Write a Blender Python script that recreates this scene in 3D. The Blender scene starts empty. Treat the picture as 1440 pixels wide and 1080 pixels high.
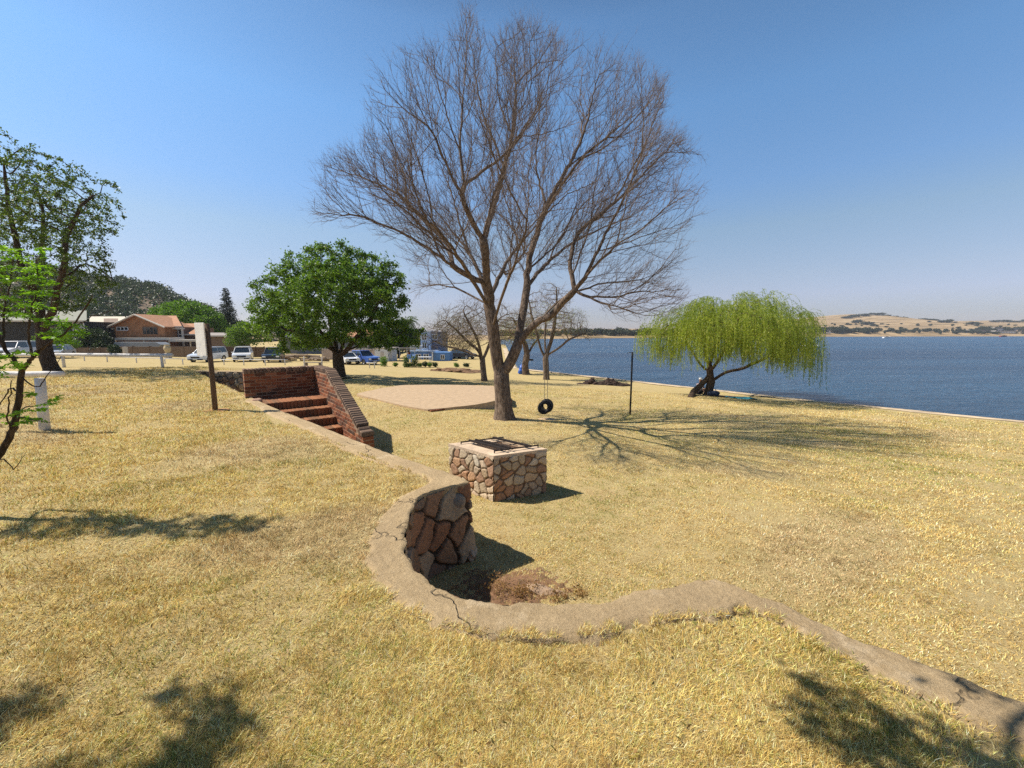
import bpy, math, random
import numpy as np
from mathutils import Vector, Matrix

SC = bpy.context.scene
COL = SC.collection
R = math.radians

# ---------------------------------------------------------------- camera, sky, sun
F = 560.0
PITCH = math.atan(70 / 560.0)
EYE = 1.6
cam_d = bpy.data.cameras.new("camera")
cam = bpy.data.objects.new("camera", cam_d)
COL.objects.link(cam)
cam.location = (0, 0, EYE)
cam.rotation_euler = (math.pi / 2 - PITCH, 0, 0)
cam_d.sensor_width = 36
cam_d.sensor_fit = 'HORIZONTAL'
cam_d.lens = F / 1440 * 36
cam_d.clip_start = 0.05
cam_d.clip_end = 9000
SC.camera = cam

SUN_EL, SUN_AZ = 50.0, (-1.0, 0.10)
world = bpy.data.worlds.new("World")
SC.world = world
world.use_nodes = True
wn = world.node_tree.nodes
wl = world.node_tree.links
for n in list(wn): wn.remove(n)
sky = wn.new('ShaderNodeTexSky')
sky.sky_type = 'NISHITA'
sky.sun_disc = False
sky.sun_elevation = R(SUN_EL)
sky.sun_rotation = math.atan2(SUN_AZ[0], SUN_AZ[1])
sky.altitude = 1500
sky.air_density = 1.0
sky.dust_density = 1.0
sky.ozone_density = 3.0
bg = wn.new('ShaderNodeBackground')
bg.inputs['Strength'].default_value = 0.13
wo = wn.new('ShaderNodeOutputWorld')
# dusty air: the sky pales towards the horizon and is a clear light blue above
tc = wn.new('ShaderNodeTexCoord'); sx_ = wn.new('ShaderNodeSeparateXYZ'); wl.new(tc.outputs['Generated'], sx_.inputs[0])
rp = wn.new('ShaderNodeValToRGB'); cr_ = rp.color_ramp
_st = [(0, (.47, .39, .45)), (.04, (.54, .46, .50)), (.08, (.72, .58, .60)), (.12, (.80, .66, .62)), (.22, (.91, .84, .73)), (.30, (.83, .93, .94)), (.44, (.84, 1.07, 1.10)), (.57, (.76, .97, 1.0)), (.70, (.34, .40, .43)), (1, (.28, .36, .40))]
while len(cr_.elements) < len(_st): cr_.elements.new(.5)
for e_, (p_, c_) in zip(cr_.elements, _st): e_.position = p_; e_.color = (*c_, 1)
wl.new(sx_.outputs[2], rp.inputs[0])
mx_ = wn.new('ShaderNodeMix'); mx_.data_type = 'RGBA'; mx_.blend_type = 'MULTIPLY'; mx_.inputs[0].default_value = 1
wl.new(sky.outputs[0], mx_.inputs[6]); wl.new(rp.outputs[0], mx_.inputs[7])
wl.new(mx_.outputs[2], bg.inputs['Color'])
wl.new(bg.outputs[0], wo.inputs['Surface'])

sun_d = bpy.data.lights.new("sun", 'SUN')
sun_d.energy = 5.0
sun_d.angle = R(0.5)
sun_d.color = (1.0, 0.93, 0.82)
sun = bpy.data.objects.new("sun", sun_d)
COL.objects.link(sun)
_h = Vector((-SUN_AZ[0], -SUN_AZ[1], 0)).normalized() * math.cos(R(SUN_EL))
sun.rotation_euler = Vector((_h.x, _h.y, -math.sin(R(SUN_EL)))).to_track_quat('-Z', 'Y').to_euler()
sun.location = (-30, 3, 40)

SC.view_settings.view_transform = 'Standard'
SC.view_settings.look = 'None'
SC.view_settings.gamma = 1
SC.view_settings.exposure = 0.5
SC.render.engine = 'CYCLES'
SC.cycles.use_denoising = False
SC.cycles.sample_clamp_direct = 2.0
SC.cycles.sample_clamp_indirect = 3.0
SC.cycles.max_bounces = 6
SC.cycles.transparent_max_bounces = 8

# ---------------------------------------------------------------- photo measurements -> places
CP, SP = math.cos(PITCH), math.sin(PITCH)
def ray(px, py):
    u = (540 - py) / F; r = (px - 720) / F
    dy = CP + u * SP; dz = -SP + u * CP
    return r / dy, dz / dy
def D(px, py, Y):
    a, b = ray(px, py)
    return Vector((a * Y, Y, EYE + b * Y))
def Z0(px, py, z=0.0):
    a, b = ray(px, py)
    Y = (z - EYE) / b
    return Vector((a * Y, Y, z))

WATER = -2.32
def xshore(y):
    y = np.asarray(y, float)
    return np.where(y < 45, (27.4 - .604 * y) / .797, .27 - .03 * (y - 45))
def far_shore_y(r):
    return np.interp(r, [-.2, .05, .2, .43, .73, 1.286, 2.2], [300, 335, 395, 470, 640, 800, 900])
def zlow(x, y):
    x = np.asarray(x, float); y = np.asarray(y, float)
    s = .797 * x + .604 * y
    z = -.85 - .02 * (np.clip(y, -5, 60) - 5) - .05 * np.clip(s - 7, 0, 22) + .04 * np.clip(-s, 0, 20)
    z = np.maximum(z, -2.2)
    z = z - .17 * np.exp(-(((x + .2) / 1.8) ** 2 + ((y - 15.8) / 2.2) ** 2))
    z = z + .02 * np.sin(x * .9 + .3 * y) * np.cos(y * .7) + .012 * np.sin(2.3 * x + 1.7 * y)
    xs = xshore(y)
    over = x - xs
    bed = np.maximum(-4.0, -2.22 - .25 * over)
    z = np.where(over > 0, np.minimum(z, bed), z)
    # far shore
    rr = x / np.maximum(y, 1)
    fy = far_shore_y(rr)
    t = (y - fy)
    rise = WATER + np.clip((t + 12) / 12, -1.4, 1) * 1.0
    far = np.clip((t - 30) / 700, 0, 1)
    g = np.interp(rr, [.0, .25, .45, .7, 1.5], [.28, .3, .45, 1, 1])
    hgt = (50 + 2.5 * np.sin(x * .011) + 2 * np.sin(x * .031 + y * .01)) * g * far ** .85 + np.where(t > 0, 2.0 * np.clip(t / 60, 0, 1), 0)
    hx = x - 1190; hy = y - 1430
    hgt = hgt + np.where(t > 200, 1, 0) * 14 * np.exp(-((hx / 110) ** 2 + (hy / 260) ** 2) ** 1.3)
    hgt = hgt + np.where(t > 200, 1, 0) * 5 * np.exp(-(((x - 1080) / 230) ** 2 + (hy / 260) ** 2))
    zf = rise + np.where(t > 0, hgt, 0)
    return np.where((y > 150) & (x > xs - 5), np.where(t > -30, np.maximum(zf, -4), np.minimum(z, -3.5)), z)

# coping edges of the curved wall, measured on the photo at the height of the terrace
EDGE = [((353,560),(343,566)),((400,581),(388,588)),((450,601),(436,610)),((520,629),(505,640)),((563,646),(553,658)),
 ((600,658),(590,672)),((635,669),(598,681)),((660,680),(583,690)),((628,688),(562,701)),((598,698),(545,715)),
 ((581,712),(531,731)),((574,735),(519,751)),((572,760),(510,775)),((573,785),(506,799)),((585,806),(516,824)),((610,826),(545,850)),
 ((650,843),(600,876)),((700,853),(670,896)),((760,855),(760,903)),((850,850),(870,894)),((930,830),(945,876)),
 ((975,822),(975,874)),((1009,819),(1012,872)),((1049,838),(1049,864)),((1102,856),(1084,874)),((1191,900),(1140,912)),((1244,918),(1180,933)),((1324,949),(1250,970)),((1391,976),(1320,1003)),
 ((1440,994),(1385,1036)),((1600,1052),(1540,1105))]
LAKE = np.array([Z0(*a) for a, b in EDGE])[:, :2]
LAND = np.array([Z0(*b) for a, b in EDGE])[:, :2]
_e = LAKE[-1] - LAKE[-3]; _e = _e / np.linalg.norm(_e)
LAKE = np.vstack([LAKE, LAKE[-1] + _e * 1.5, LAKE[-1] + _e * 3.5]); LAND = np.vstack([LAND, LAND[-1] + _e * 1.5, LAND[-1] + _e * 3.5])
def densify(P, k):
    P = np.asarray(P, float); out = []
    n = len(P)
    for i in range(n - 1):
        p0 = P[max(i - 1, 0)]; p1 = P[i]; p2 = P[i + 1]; p3 = P[min(i + 2, n - 1)]
        for j in range(k):
            t = j / k
            cr = .5 * ((2 * p1) + (-p0 + p2) * t + (2 * p0 - 5 * p1 + 4 * p2 - p3) * t * t + (-p0 + 3 * p1 - 3 * p2 + p3) * t ** 3)
            li = p1 + (p2 - p1) * t
            out.append(cr * .6 + li * .4)
    out.append(P[-1])
    return np.array(out)
LAKE_D = densify(LAKE, 10)
LAND_D = densify(LAND, 10)
MID = (LAKE_D + LAND_D) / 2
BAND = np.concatenate([LAKE_D, LAND_D[::-1]])
def inpoly(x, y, poly):
    x = np.asarray(x, float); y = np.asarray(y, float)
    c = np.zeros(x.shape, bool)
    n = len(poly)
    for i in range(n):
        x1, y1 = poly[i]; x2, y2 = poly[(i + 1) % n]
        if y1 == y2: continue
        m = ((y1 > y) != (y2 > y)) & (x < (x2 - x1) * (y - y1) / (y2 - y1) + x1)
        c ^= m
    return c
STAIR_O = np.array([-6.56, 9.89]); SE = np.array([.63, -.777]); SN = np.array([.777, .63])
WALL_A = Z0(262, 519, -.02); WALL_B = Vector((-10.9, 18.2, 0))
TP = np.array([(9, -2), (9, -14), (-90, -14), (-90, 34), (-10.7, 34), (-10.8, WALL_B.y + .12), (WALL_A.x, WALL_A.y + .12)]
              + [(STAIR_O[0] - .12, STAIR_O[1] + .1)] + [tuple(p) for p in MID[3:]])
def zterr(x, y):
    x = np.asarray(x, float); y = np.asarray(y, float)
    n = -.20 * np.clip((x - WALL_A.x + .6) / 1.2, 0, 1) * (y > 18.1) + .018 * np.sin(x * 1.3 + .5) * np.cos(y * 1.1) + .01 * np.sin(3.1 * x + 2.2 * y) + .006 * np.sin(7 * x - 5 * y)
    f = np.clip(1 - (y - 18.7) / 13, 0, 1) * np.clip(1 - np.where(y > 18.9, np.clip(x + 15.5, 0, 5) / 5 * np.clip((y - 18.9) / 3, 0, 1) * .6, 0), 0, 1)
    f = f * f * (3 - 2 * f)
    lo = zlow(x, y) - .03
    return lo + (n - .0 - lo) * f
def ground(x, y):
    t = inpoly(x, y, TP)
    return np.where(t, np.maximum(zterr(x, y), zlow(x, y)), zlow(x, y))
def G(px, py):
    a, b = ray(px, py)
    Y = .6
    while Y < 1500:
        z = EYE + b * Y
        if z <= float(ground(a * Y, Y)):
            return Vector((a * Y, Y, float(ground(a * Y, Y))))
        Y += max(.02, Y * .004)
    return Vector((a * Y, Y, 0))
def gz(x, y): return float(ground(x, y))

# ---------------------------------------------------------------- materials
def nodes_of(name):
    m = bpy.data.materials.new(name); m.use_nodes = True
    nt = m.node_tree
    b = nt.nodes['Principled BSDF']
    return m, nt, b
def ramp(nt, fac, stops, interp='LINEAR'):
    r = nt.nodes.new('ShaderNodeValToRGB')
    cr = r.color_ramp; cr.interpolation = interp
    while len(cr.elements) < len(stops): cr.elements.new(.5)
    for e, (p, c) in zip(cr.elements, stops):
        e.position = p; e.color = (*c, 1)
    nt.links.new(fac, r.inputs[0])
    return r.outputs[0]
def coord(nt, kind='Object', scale=(1, 1, 1)):
    t = nt.nodes.new('ShaderNodeTexCoord')
    mp = nt.nodes.new('ShaderNodeMapping'); mp.inputs['Scale'].default_value = scale
    nt.links.new(t.outputs[kind], mp.inputs[0])
    return mp.outputs[0]
def noise(nt, vec, scale, detail=6, rough=.6, dist=0):
    n = nt.nodes.new('ShaderNodeTexNoise')
    n.inputs['Scale'].default_value = scale; n.inputs['Detail'].default_value = detail
    n.inputs['Roughness'].default_value = rough; n.inputs['Distortion'].default_value = dist
    nt.links.new(vec, n.inputs['Vector'])
    return n.outputs['Fac']
def mix(nt, f, a, b, mode='MIX'):
    m = nt.nodes.new('ShaderNodeMix'); m.data_type = 'RGBA'; m.blend_type = mode
    for s, v in ((0, f), (6, a), (7, b)):
        if isinstance(v, (int, float)): m.inputs[s].default_value = v
        elif isinstance(v, tuple): m.inputs[s].default_value = (*v, 1)
        else: nt.links.new(v, m.inputs[s])
    return m.outputs[2]
def bump(nt, b, h, strength=.4, dist=.02):
    n = nt.nodes.new('ShaderNodeBump')
    n.inputs['Strength'].default_value = strength; n.inputs['Distance'].default_value = dist
    nt.links.new(h, n.inputs['Height']); nt.links.new(n.outputs[0], b.inputs['Normal'])
def simple(name, c, rough=.7, var=.25, scale=8, bmp=0.0, metal=0, spec=.4, bscale=None):
    m, nt, b = nodes_of(name)
    v = coord(nt)
    f = noise(nt, v, scale)
    d = tuple(x * (1 - var) for x in c); l = tuple(min(1, x * (1 + var)) for x in c)
    nt.links.new(ramp(nt, f, [(.3, d), (.7, l)]), b.inputs['Base Color'])
    b.inputs['Roughness'].default_value = rough; b.inputs['Metallic'].default_value = metal
    b.inputs['Specular IOR Level'].default_value = spec
    if bmp: bump(nt, b, noise(nt, v, bscale or scale * 4), bmp)
    return m
def attr_mat(name, rough=.85, scale=30, bmp=.5, var=.25, spec=.25):
    m, nt, b = nodes_of(name)
    a = nt.nodes.new('ShaderNodeAttribute'); a.attribute_name = 'Col'
    v = coord(nt)
    f = noise(nt, v, scale, 8, .7)
    g = ramp(nt, f, [(.3, (1 - var,) * 3), (.7, (1 + var * .6,) * 3)])
    nt.links.new(mix(nt, 1.0, a.outputs['Color'], g, 'MULTIPLY'), b.inputs['Base Color'])
    b.inputs['Roughness'].default_value = rough
    b.inputs['Specular IOR Level'].default_value = spec
    bump(nt, b, noise(nt, v, scale * 1.5, 8, .7), bmp, .01)
    return m
def leaf_mat(name, cols, trans=.35, rough=.5):
    m, nt, b = nodes_of(name)
    g = nt.nodes.new('ShaderNodeNewGeometry')
    c = ramp(nt, g.outputs['Random Per Island'], [(i / max(1, len(cols) - 1), c) for i, c in enumerate(cols)])
    v = coord(nt)
    n = ramp(nt, noise(nt, v, .9, 3), [(.35, (.75, .8, .8)), (.65, (1.2, 1.15, 1.0))])
    c = mix(nt, 1.0, c, n, 'MULTIPLY')
    nt.links.new(c, b.inputs['Base Color'])
    b.inputs['Roughness'].default_value = rough; b.inputs['Specular IOR Level'].default_value = .3
    tr = nt.nodes.new('ShaderNodeBsdfTranslucent')
    c2 = mix(nt, 1.0, c, (1.3, 1.35, .5), 'MULTIPLY')
    nt.links.new(c2, tr.inputs[0])
    ms = nt.nodes.new('ShaderNodeMixShader'); ms.inputs[0].default_value = trans
    nt.links.new(b.outputs[0], ms.inputs[1]); nt.links.new(tr.outputs[0], ms.inputs[2])
    nt.links.new(ms.outputs[0], nt.nodes['Material Output'].inputs['Surface'])
    return m
def bark_mat(name, dark, light, scale=6, stretch=.25):
    m, nt, b = nodes_of(name)
    v = coord(nt, 'Object', (1, 1, stretch))
    f = noise(nt, v, scale * 4, 8, .7, .5)
    f2 = noise(nt, v, scale * .5, 3)
    c = ramp(nt, f, [(.40, dark), (.60, light)])
    c = mix(nt, f2, c, mix(nt, 1.0, c, (.75, .72, .7), 'MULTIPLY'))
    nt.links.new(c, b.inputs['Base Color'])
    b.inputs['Roughness'].default_value = .95; b.inputs['Specular IOR Level'].default_value = .15
    bump(nt, b, f, .9, .03)
    return m
M = {}

# ---------------------------------------------------------------- mesh helpers
def npmesh(name, V, faces, mat=None, parent=None, smooth=False, cols=None, k=None):
    """faces: int array (n,k) or list of lists"""
    me = bpy.data.meshes.new(name)
    V = np.asarray(V, np.float32)
    if isinstance(faces, np.ndarray):
        n, kk = faces.shape
        me.vertices.add(len(V)); me.vertices.foreach_set('co', V.ravel())
        me.loops.add(n * kk); me.loops.foreach_set('vertex_index', faces.astype(np.int32).ravel())
        me.polygons.add(n)
        me.polygons.foreach_set('loop_start', np.arange(0, n * kk, kk, dtype=np.int32))
        me.update(calc_edges=True)
    else:
        me.from_pydata([tuple(map(float, v)) for v in V], [], faces); me.update()
    if cols is not None:
        a = me.color_attributes.new('Col', 'FLOAT_COLOR', 'POINT')
        c = np.ones((len(V), 4), np.float32); c[:, :3] = cols
        a.data.foreach_set('color', c.ravel())
    if smooth:
        me.polygons.foreach_set('use_smooth', np.ones(len(me.polygons), bool))
    if mat:
        for mm in (mat if isinstance(mat, (list, tuple)) else [mat]): me.materials.append(mm)
    o = bpy.data.objects.new(name, me); COL.objects.link(o)
    if parent is not None: o.parent = parent
    return o
class MB:
    def __init__(s): s.v = []; s.f = []; s.c = []
    def add(s, V, Fc, c=None):
        b = len(s.v); s.v += [tuple(v) for v in V]; s.f += [[i + b for i in f] for f in Fc]
        s.c += [c or (1, 1, 1)] * len(V)
        return s
    def box(s, cen, size, rz=0, M4=None, c=None, taper=1.0, bev=0.0):
        hx, hy, hz = size[0] / 2, size[1] / 2, size[2] / 2
        if bev:
            V = []
            b = bev
            for sz in (-1, 1):
                for sx, sy in ((-1, -1), (1, -1), (1, 1), (-1, 1)):
                    t = taper if sz > 0 else 1
                    V.append((sx * (hx * t - b), sy * (hy * t - b), sz * hz))
                    V.append((sx * hx * t, sy * (hy * t - b), sz * (hz - b)))
                    V.append((sx * (hx * t - b), sy * hy * t, sz * (hz - b)))
            from itertools import combinations
            import bmesh
            bm = bmesh.new()
            for v in V: bm.verts.new(v)
            bmesh.ops.convex_hull(bm, input=bm.verts)
            bm.verts.ensure_lookup_table(); bm.verts.index_update()
            V = [v.co.copy() for v in bm.verts]; Fc = [[v.index for v in f.verts] for f in bm.faces]
            bm.free()
        else:
            V = [(-hx, -hy, -hz), (hx, -hy, -hz), (hx, hy, -hz), (-hx, hy, -hz),
                 (-hx * taper, -hy * taper, hz), (hx * taper, -hy * taper, hz), (hx * taper, hy * taper, hz), (-hx * taper, hy * taper, hz)]
            Fc = [(0, 3, 2, 1), (4, 5, 6, 7), (0, 1, 5, 4), (1, 2, 6, 5), (2, 3, 7, 6), (3, 0, 4, 7)]
        m = Matrix.Translation(cen) @ (M4 if M4 is not None else Matrix.Rotation(rz, 4, 'Z'))
        return s.add([m @ Vector(v) for v in V], Fc, c)
    def tube(s, pts, rad, n=8, c=None, cap=True):
        pts = [Vector(p) for p in pts]
        if not hasattr(rad, '__len__'): rad = [rad] * len(pts)
        V = []; Fc = []
        up = Vector((.13, .21, 1)).normalized()
        d0 = (pts[1] - pts[0]).normalized()
        a = d0.cross(up if abs(d0.dot(up)) < .95 else Vector((1, 0, 0))).normalized()
        for i, p in enumerate(pts):
            d = (pts[min(i + 1, len(pts) - 1)] - pts[max(i - 1, 0)]).normalized()
            a = (a - d * a.dot(d)).normalized(); b = d.cross(a)
            for j in range(n):
                t = 2 * math.pi * j / n
                V.append(p + (a * math.cos(t) + b * math.sin(t)) * rad[i])
        for i in range(len(pts) - 1):
            for j in range(n):
                Fc.append((i * n + j, i * n + (j + 1) % n, (i + 1) * n + (j + 1) % n, (i + 1) * n + j))
        if cap:
            Fc.append(tuple(range(n))[::-1]); Fc.append(tuple((len(pts) - 1) * n + j for j in range(n)))
        return s.add(V, Fc, c)
    def lathe(s, prof, cen, n=20, c=None, M4=None):
        V = []; Fc = []
        for r, z in prof:
            for j in range(n):
                t = 2 * math.pi * j / n
                V.append((r * math.cos(t), r * math.sin(t), z))
        for i in range(len(prof) - 1):
            for j in range(n):
                Fc.append((i * n + j, i * n + (j + 1) % n, (i + 1) * n + (j + 1) % n, (i + 1) * n + j))
        m = Matrix.Translation(cen) @ (M4 if M4 is not None else Matrix())
        return s.add([m @ Vector(v) for v in V], Fc, c)
    def prism(s, poly, h, M4=None, c=None):
        """poly list of 2D (x,z) extruded along y by h centred"""
        n = len(poly)
        V = [(x, -h / 2, z) for x, z in poly] + [(x, h / 2, z) for x, z in poly]
        Fc = [tuple(range(n)), tuple(range(n, 2 * n))[::-1]] + [(i, i + n, (i + 1) % n + n, (i + 1) % n) for i in range(n)]
        m = M4 if M4 is not None else Matrix()
        return s.add([m @ Vector(v) for v in V], Fc, c)
    def build(s, name, mat, parent=None, smooth=False, col=False):
        o = npmesh(name, s.v, s.f, mat, parent, smooth, cols=np.array(s.c) if col else None)
        return o
def tag(o, label=None, cat=None, group=None, kind=None):
    if label: o['label'] = label
    if cat: o['category'] = cat
    if group: o['group'] = group
    if kind: o['kind'] = kind
    return o
def thing(name, label, cat, loc=(0, 0, 0), rz=0, group=None):
    o = bpy.data.objects.new(name, None); COL.objects.link(o)
    o.empty_display_size = .2
    o.location = loc; o.rotation_euler = (0, 0, rz)
    return tag(o, label, cat, group)
def dup(root, loc, rz, label=None, scale=None):
    r = root.copy(); COL.objects.link(r); r.location = loc; r.rotation_euler = (0, 0, rz)
    if label: r['label'] = label
    if scale is not None: r.scale = (scale,) * 3 if not hasattr(scale, '__len__') else scale
    for ch in list(root.children):
        c = ch.copy(); COL.objects.link(c); c.parent = r
        for g in ch.children:
            d = g.copy(); COL.objects.link(d); d.parent = c
    return r
# ---------------------------------------------------------------- ground, lake
def ground_material(name, green=.5, far=False):
    m, nt, b = nodes_of(name)
    v = coord(nt)
    fine = noise(nt, v, 52, 12, .82)
    finer = noise(nt, coord(nt, 'Object', (1, 1.6, 1)), 130, 6, .8)
    mid = noise(nt, v, 3.2, 6, .65, .4)
    big = noise(nt, v, .32, 5, .6, .3)
    straw = ramp(nt, fine, [(.3, (.12, .08, .03)), (.45, (.36, .255, .095)), (.6, (.58, .43, .18)), (.8, (.76, .60, .30))])
    straw = mix(nt, .55, straw, ramp(nt, finer, [(.32, (.12, .08, .03)), (.68, (.82, .67, .37))]))
    grn = ramp(nt, fine, [(.3, (.12, .12, .03)), (.7, (.42, .38, .12))])
    gf = ramp(nt, mid, [(.45, (0, 0, 0)), (.7, (green, green, green))])
    bf = ramp(nt, big, [(.38, (0, 0, 0)), (.62, (1, 1, 1))])
    gm = mix(nt, 1.0, gf, bf, 'MULTIPLY')
    c = mix(nt, gm, straw, grn)
    soil = ramp(nt, noise(nt, v, 1.1, 5, .6, .2), [(.60, (0, 0, 0)), (.74, (.5, .5, .5))])
    c = mix(nt, soil, c, (.40, .24, .12))
    if far:
        # the far fields across the water are bare dry earth and stubble
        g = nt.nodes.new('ShaderNodeSeparateXYZ'); nt.links.new(v, g.inputs[0])
        mr = nt.nodes.new('ShaderNodeMapRange'); mr.inputs[1].default_value = 200; mr.inputs[2].default_value = 320
        nt.links.new(g.outputs[1], mr.inputs[0])
        fc = ramp(nt, noise(nt, coord(nt, 'Object', (.006, .022, .02)), 2.0, 12, .72, .6), [(.36, (.13, .10, .05)), (.46, (.28, .19, .10)), (.54, (.40, .28, .15)), (.66, (.48, .36, .22))])
        c = mix(nt, mr.outputs[0], c, fc)
    nt.links.new(c, b.inputs['Base Color'])
    b.inputs['Roughness'].default_value = .95; b.inputs['Specular IOR Level'].default_value = .1
    bump(nt, b, fine, .7, .03)
    return m
M['lawn'] = ground_material('lower_lawn', .6, True)
M['terrace'] = ground_material('terrace_lawn', .35)

def axis(c0, c1, st, lo, hi, g):
    a = list(np.arange(c0, c1 + 1e-6, st))
    s = st; x = c1
    while x < hi: s *= g; x += s; a.append(x)
    s = st; x = c0; b = []
    while x > lo: s *= g; x -= s; b.append(x)
    return np.array(b[::-1] + a)
def sheet(name, X, Y, fz, mat, mask=None):
    gx, gy = np.meshgrid(X, Y)
    z = fz(gx, gy)
    V = np.stack([gx, gy, z], -1).reshape(-1, 3)
    nx, ny = len(X), len(Y)
    i = np.arange(nx - 1)[None, :] + np.arange(ny - 1)[:, None] * nx
    Fq = np.stack([i, i + 1, i + nx + 1, i + nx], -1).reshape(-1, 4)
    if mask is not None:
        cx = V[Fq, 0].mean(1); cy = V[Fq, 1].mean(1)
        Fq = Fq[mask(cx, cy)]
        used = np.unique(Fq); mp = np.zeros(len(V), int); mp[used] = np.arange(len(used))
        V = V[used]; Fq = mp[Fq]
    return npmesh(name, V, Fq, mat, smooth=True)
lawn = sheet('ground', axis(-22, 24, .3, -1500, 2500, 1.05), axis(-4, 42, .3, -60, 2500, 1.025), zlow, M['lawn'])
tag(lawn, 'dry yellow lawn sloping down to the lake and the far fields', kind='structure')
terr = sheet('terrace_ground', axis(-12, 8, .1, -89, 9, 1.06), axis(-3, 20, .1, -13, 33.5, 1.05), zterr, M['terrace'],
             lambda x, y: inpoly(x, y, TP))
tag(terr, 'upper terrace of dry straw coloured grass in the foreground', kind='structure')

def water_material():
    m, nt, b = nodes_of('lake_water')
    b.inputs['Base Color'].default_value = (.035, .085, .15, 1)
    b.inputs['Roughness'].default_value = .24
    b.inputs['IOR'].default_value = 1.33
    v1 = coord(nt, 'Object', (.55, 1.3, 1)); v2 = coord(nt, 'Object', (.08, .22, 1))
    v3 = coord(nt, 'Object', (.006, .05, 1))
    a = noise(nt, v1, 1.6, 8, .62, .3); c = noise(nt, v2, 1.6, 6, .65, .5)
    ad = nt.nodes.new('ShaderNodeMath'); ad.operation = 'MULTIPLY_ADD'
    nt.links.new(c, ad.inputs[0]); ad.inputs[1].default_value = 2.2; nt.links.new(a, ad.inputs[2])
    bump(nt, b, ad.outputs[0], 1.0, 1.1)
    b.inputs['Specular IOR Level'].default_value = .42
    col = ramp(nt, noise(nt, v3, 1.0, 7, .65, .4), [(.38, (.012, .05, .115)), (.62, (.03, .105, .20))])
    nt.links.new(col, b.inputs['Base Color'])
    return m
M['water'] = water_material()
_wx = []; _wy = []
yy = np.concatenate([np.linspace(-40, 44, 50), np.linspace(46, 330, 30)])
P = [(float(xshore(y)) - 1.2, y) for y in yy]
V = []; Fq = []
for i, (x, y) in enumerate(P):
    V += [(x, y, WATER), (2450, y, WATER)]
n0 = len(V)
for i in range(len(P) - 1): Fq.append([2 * i, 2 * i + 1, 2 * i + 3, 2 * i + 2])
V += [(-100, 330, WATER), (-100, 1100, WATER), (2450, 1100, WATER)]
Fq.append([2 * len(P) - 2, 2 * len(P) - 1, n0 + 2, n0 + 1, n0])
lake = npmesh('lake', V, Fq, M['water'])
tag(lake, 'wide blue lake with small wind ripples', kind='structure')

# pale kerb of slabs along the water's edge
M['shore'] = simple('shore_concrete', (.52, .40, .26), .9, .38, 2, .6)
rng = random.Random(5)
yk = np.concatenate([np.arange(-12, 46, .4), np.arange(46, 110, 2)])
V = []; Fq = []
for i, y in enumerate(yk):
    x = float(xshore(y)); w = .62 + .15 * math.sin(y * 1.1) + rng.uniform(-.1, .1)
    zc = max(-2.16, float(zlow(x - w - .25, y)) + .015)
    ou = .1 * rng.uniform(-1, 1)
    V += [(x - w - .2 + ou, y, zc - .0), (x - .1, y, zc + .01), (x + .22 + ou * .5, y, zc - .02), (x + .34, y, WATER - .6)]
for i in range(len(yk) - 1):
    for j in range(3): Fq.append([4 * i + j, 4 * i + j + 1, 4 * i + 5 + j, 4 * i + 4 + j])
shore = npmesh('shore_path', V, Fq, M['shore'])
tag(shore, 'pale strip of worn concrete along the water', kind='structure')

PIT = Z0(740, 838, -.85)
PIT = (PIT.x - .08, PIT.y + .10)
_sz = -.98
SLAB_C = [Z0(500, 553.5, _sz), Z0(602, 575.5, _sz), Z0(716, 559, _sz), Z0(690, 542.5, _sz), Z0(566, 541.5, _sz)]
SLAB = np.array([tuple(v.xy) for v in SLAB_C])

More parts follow.
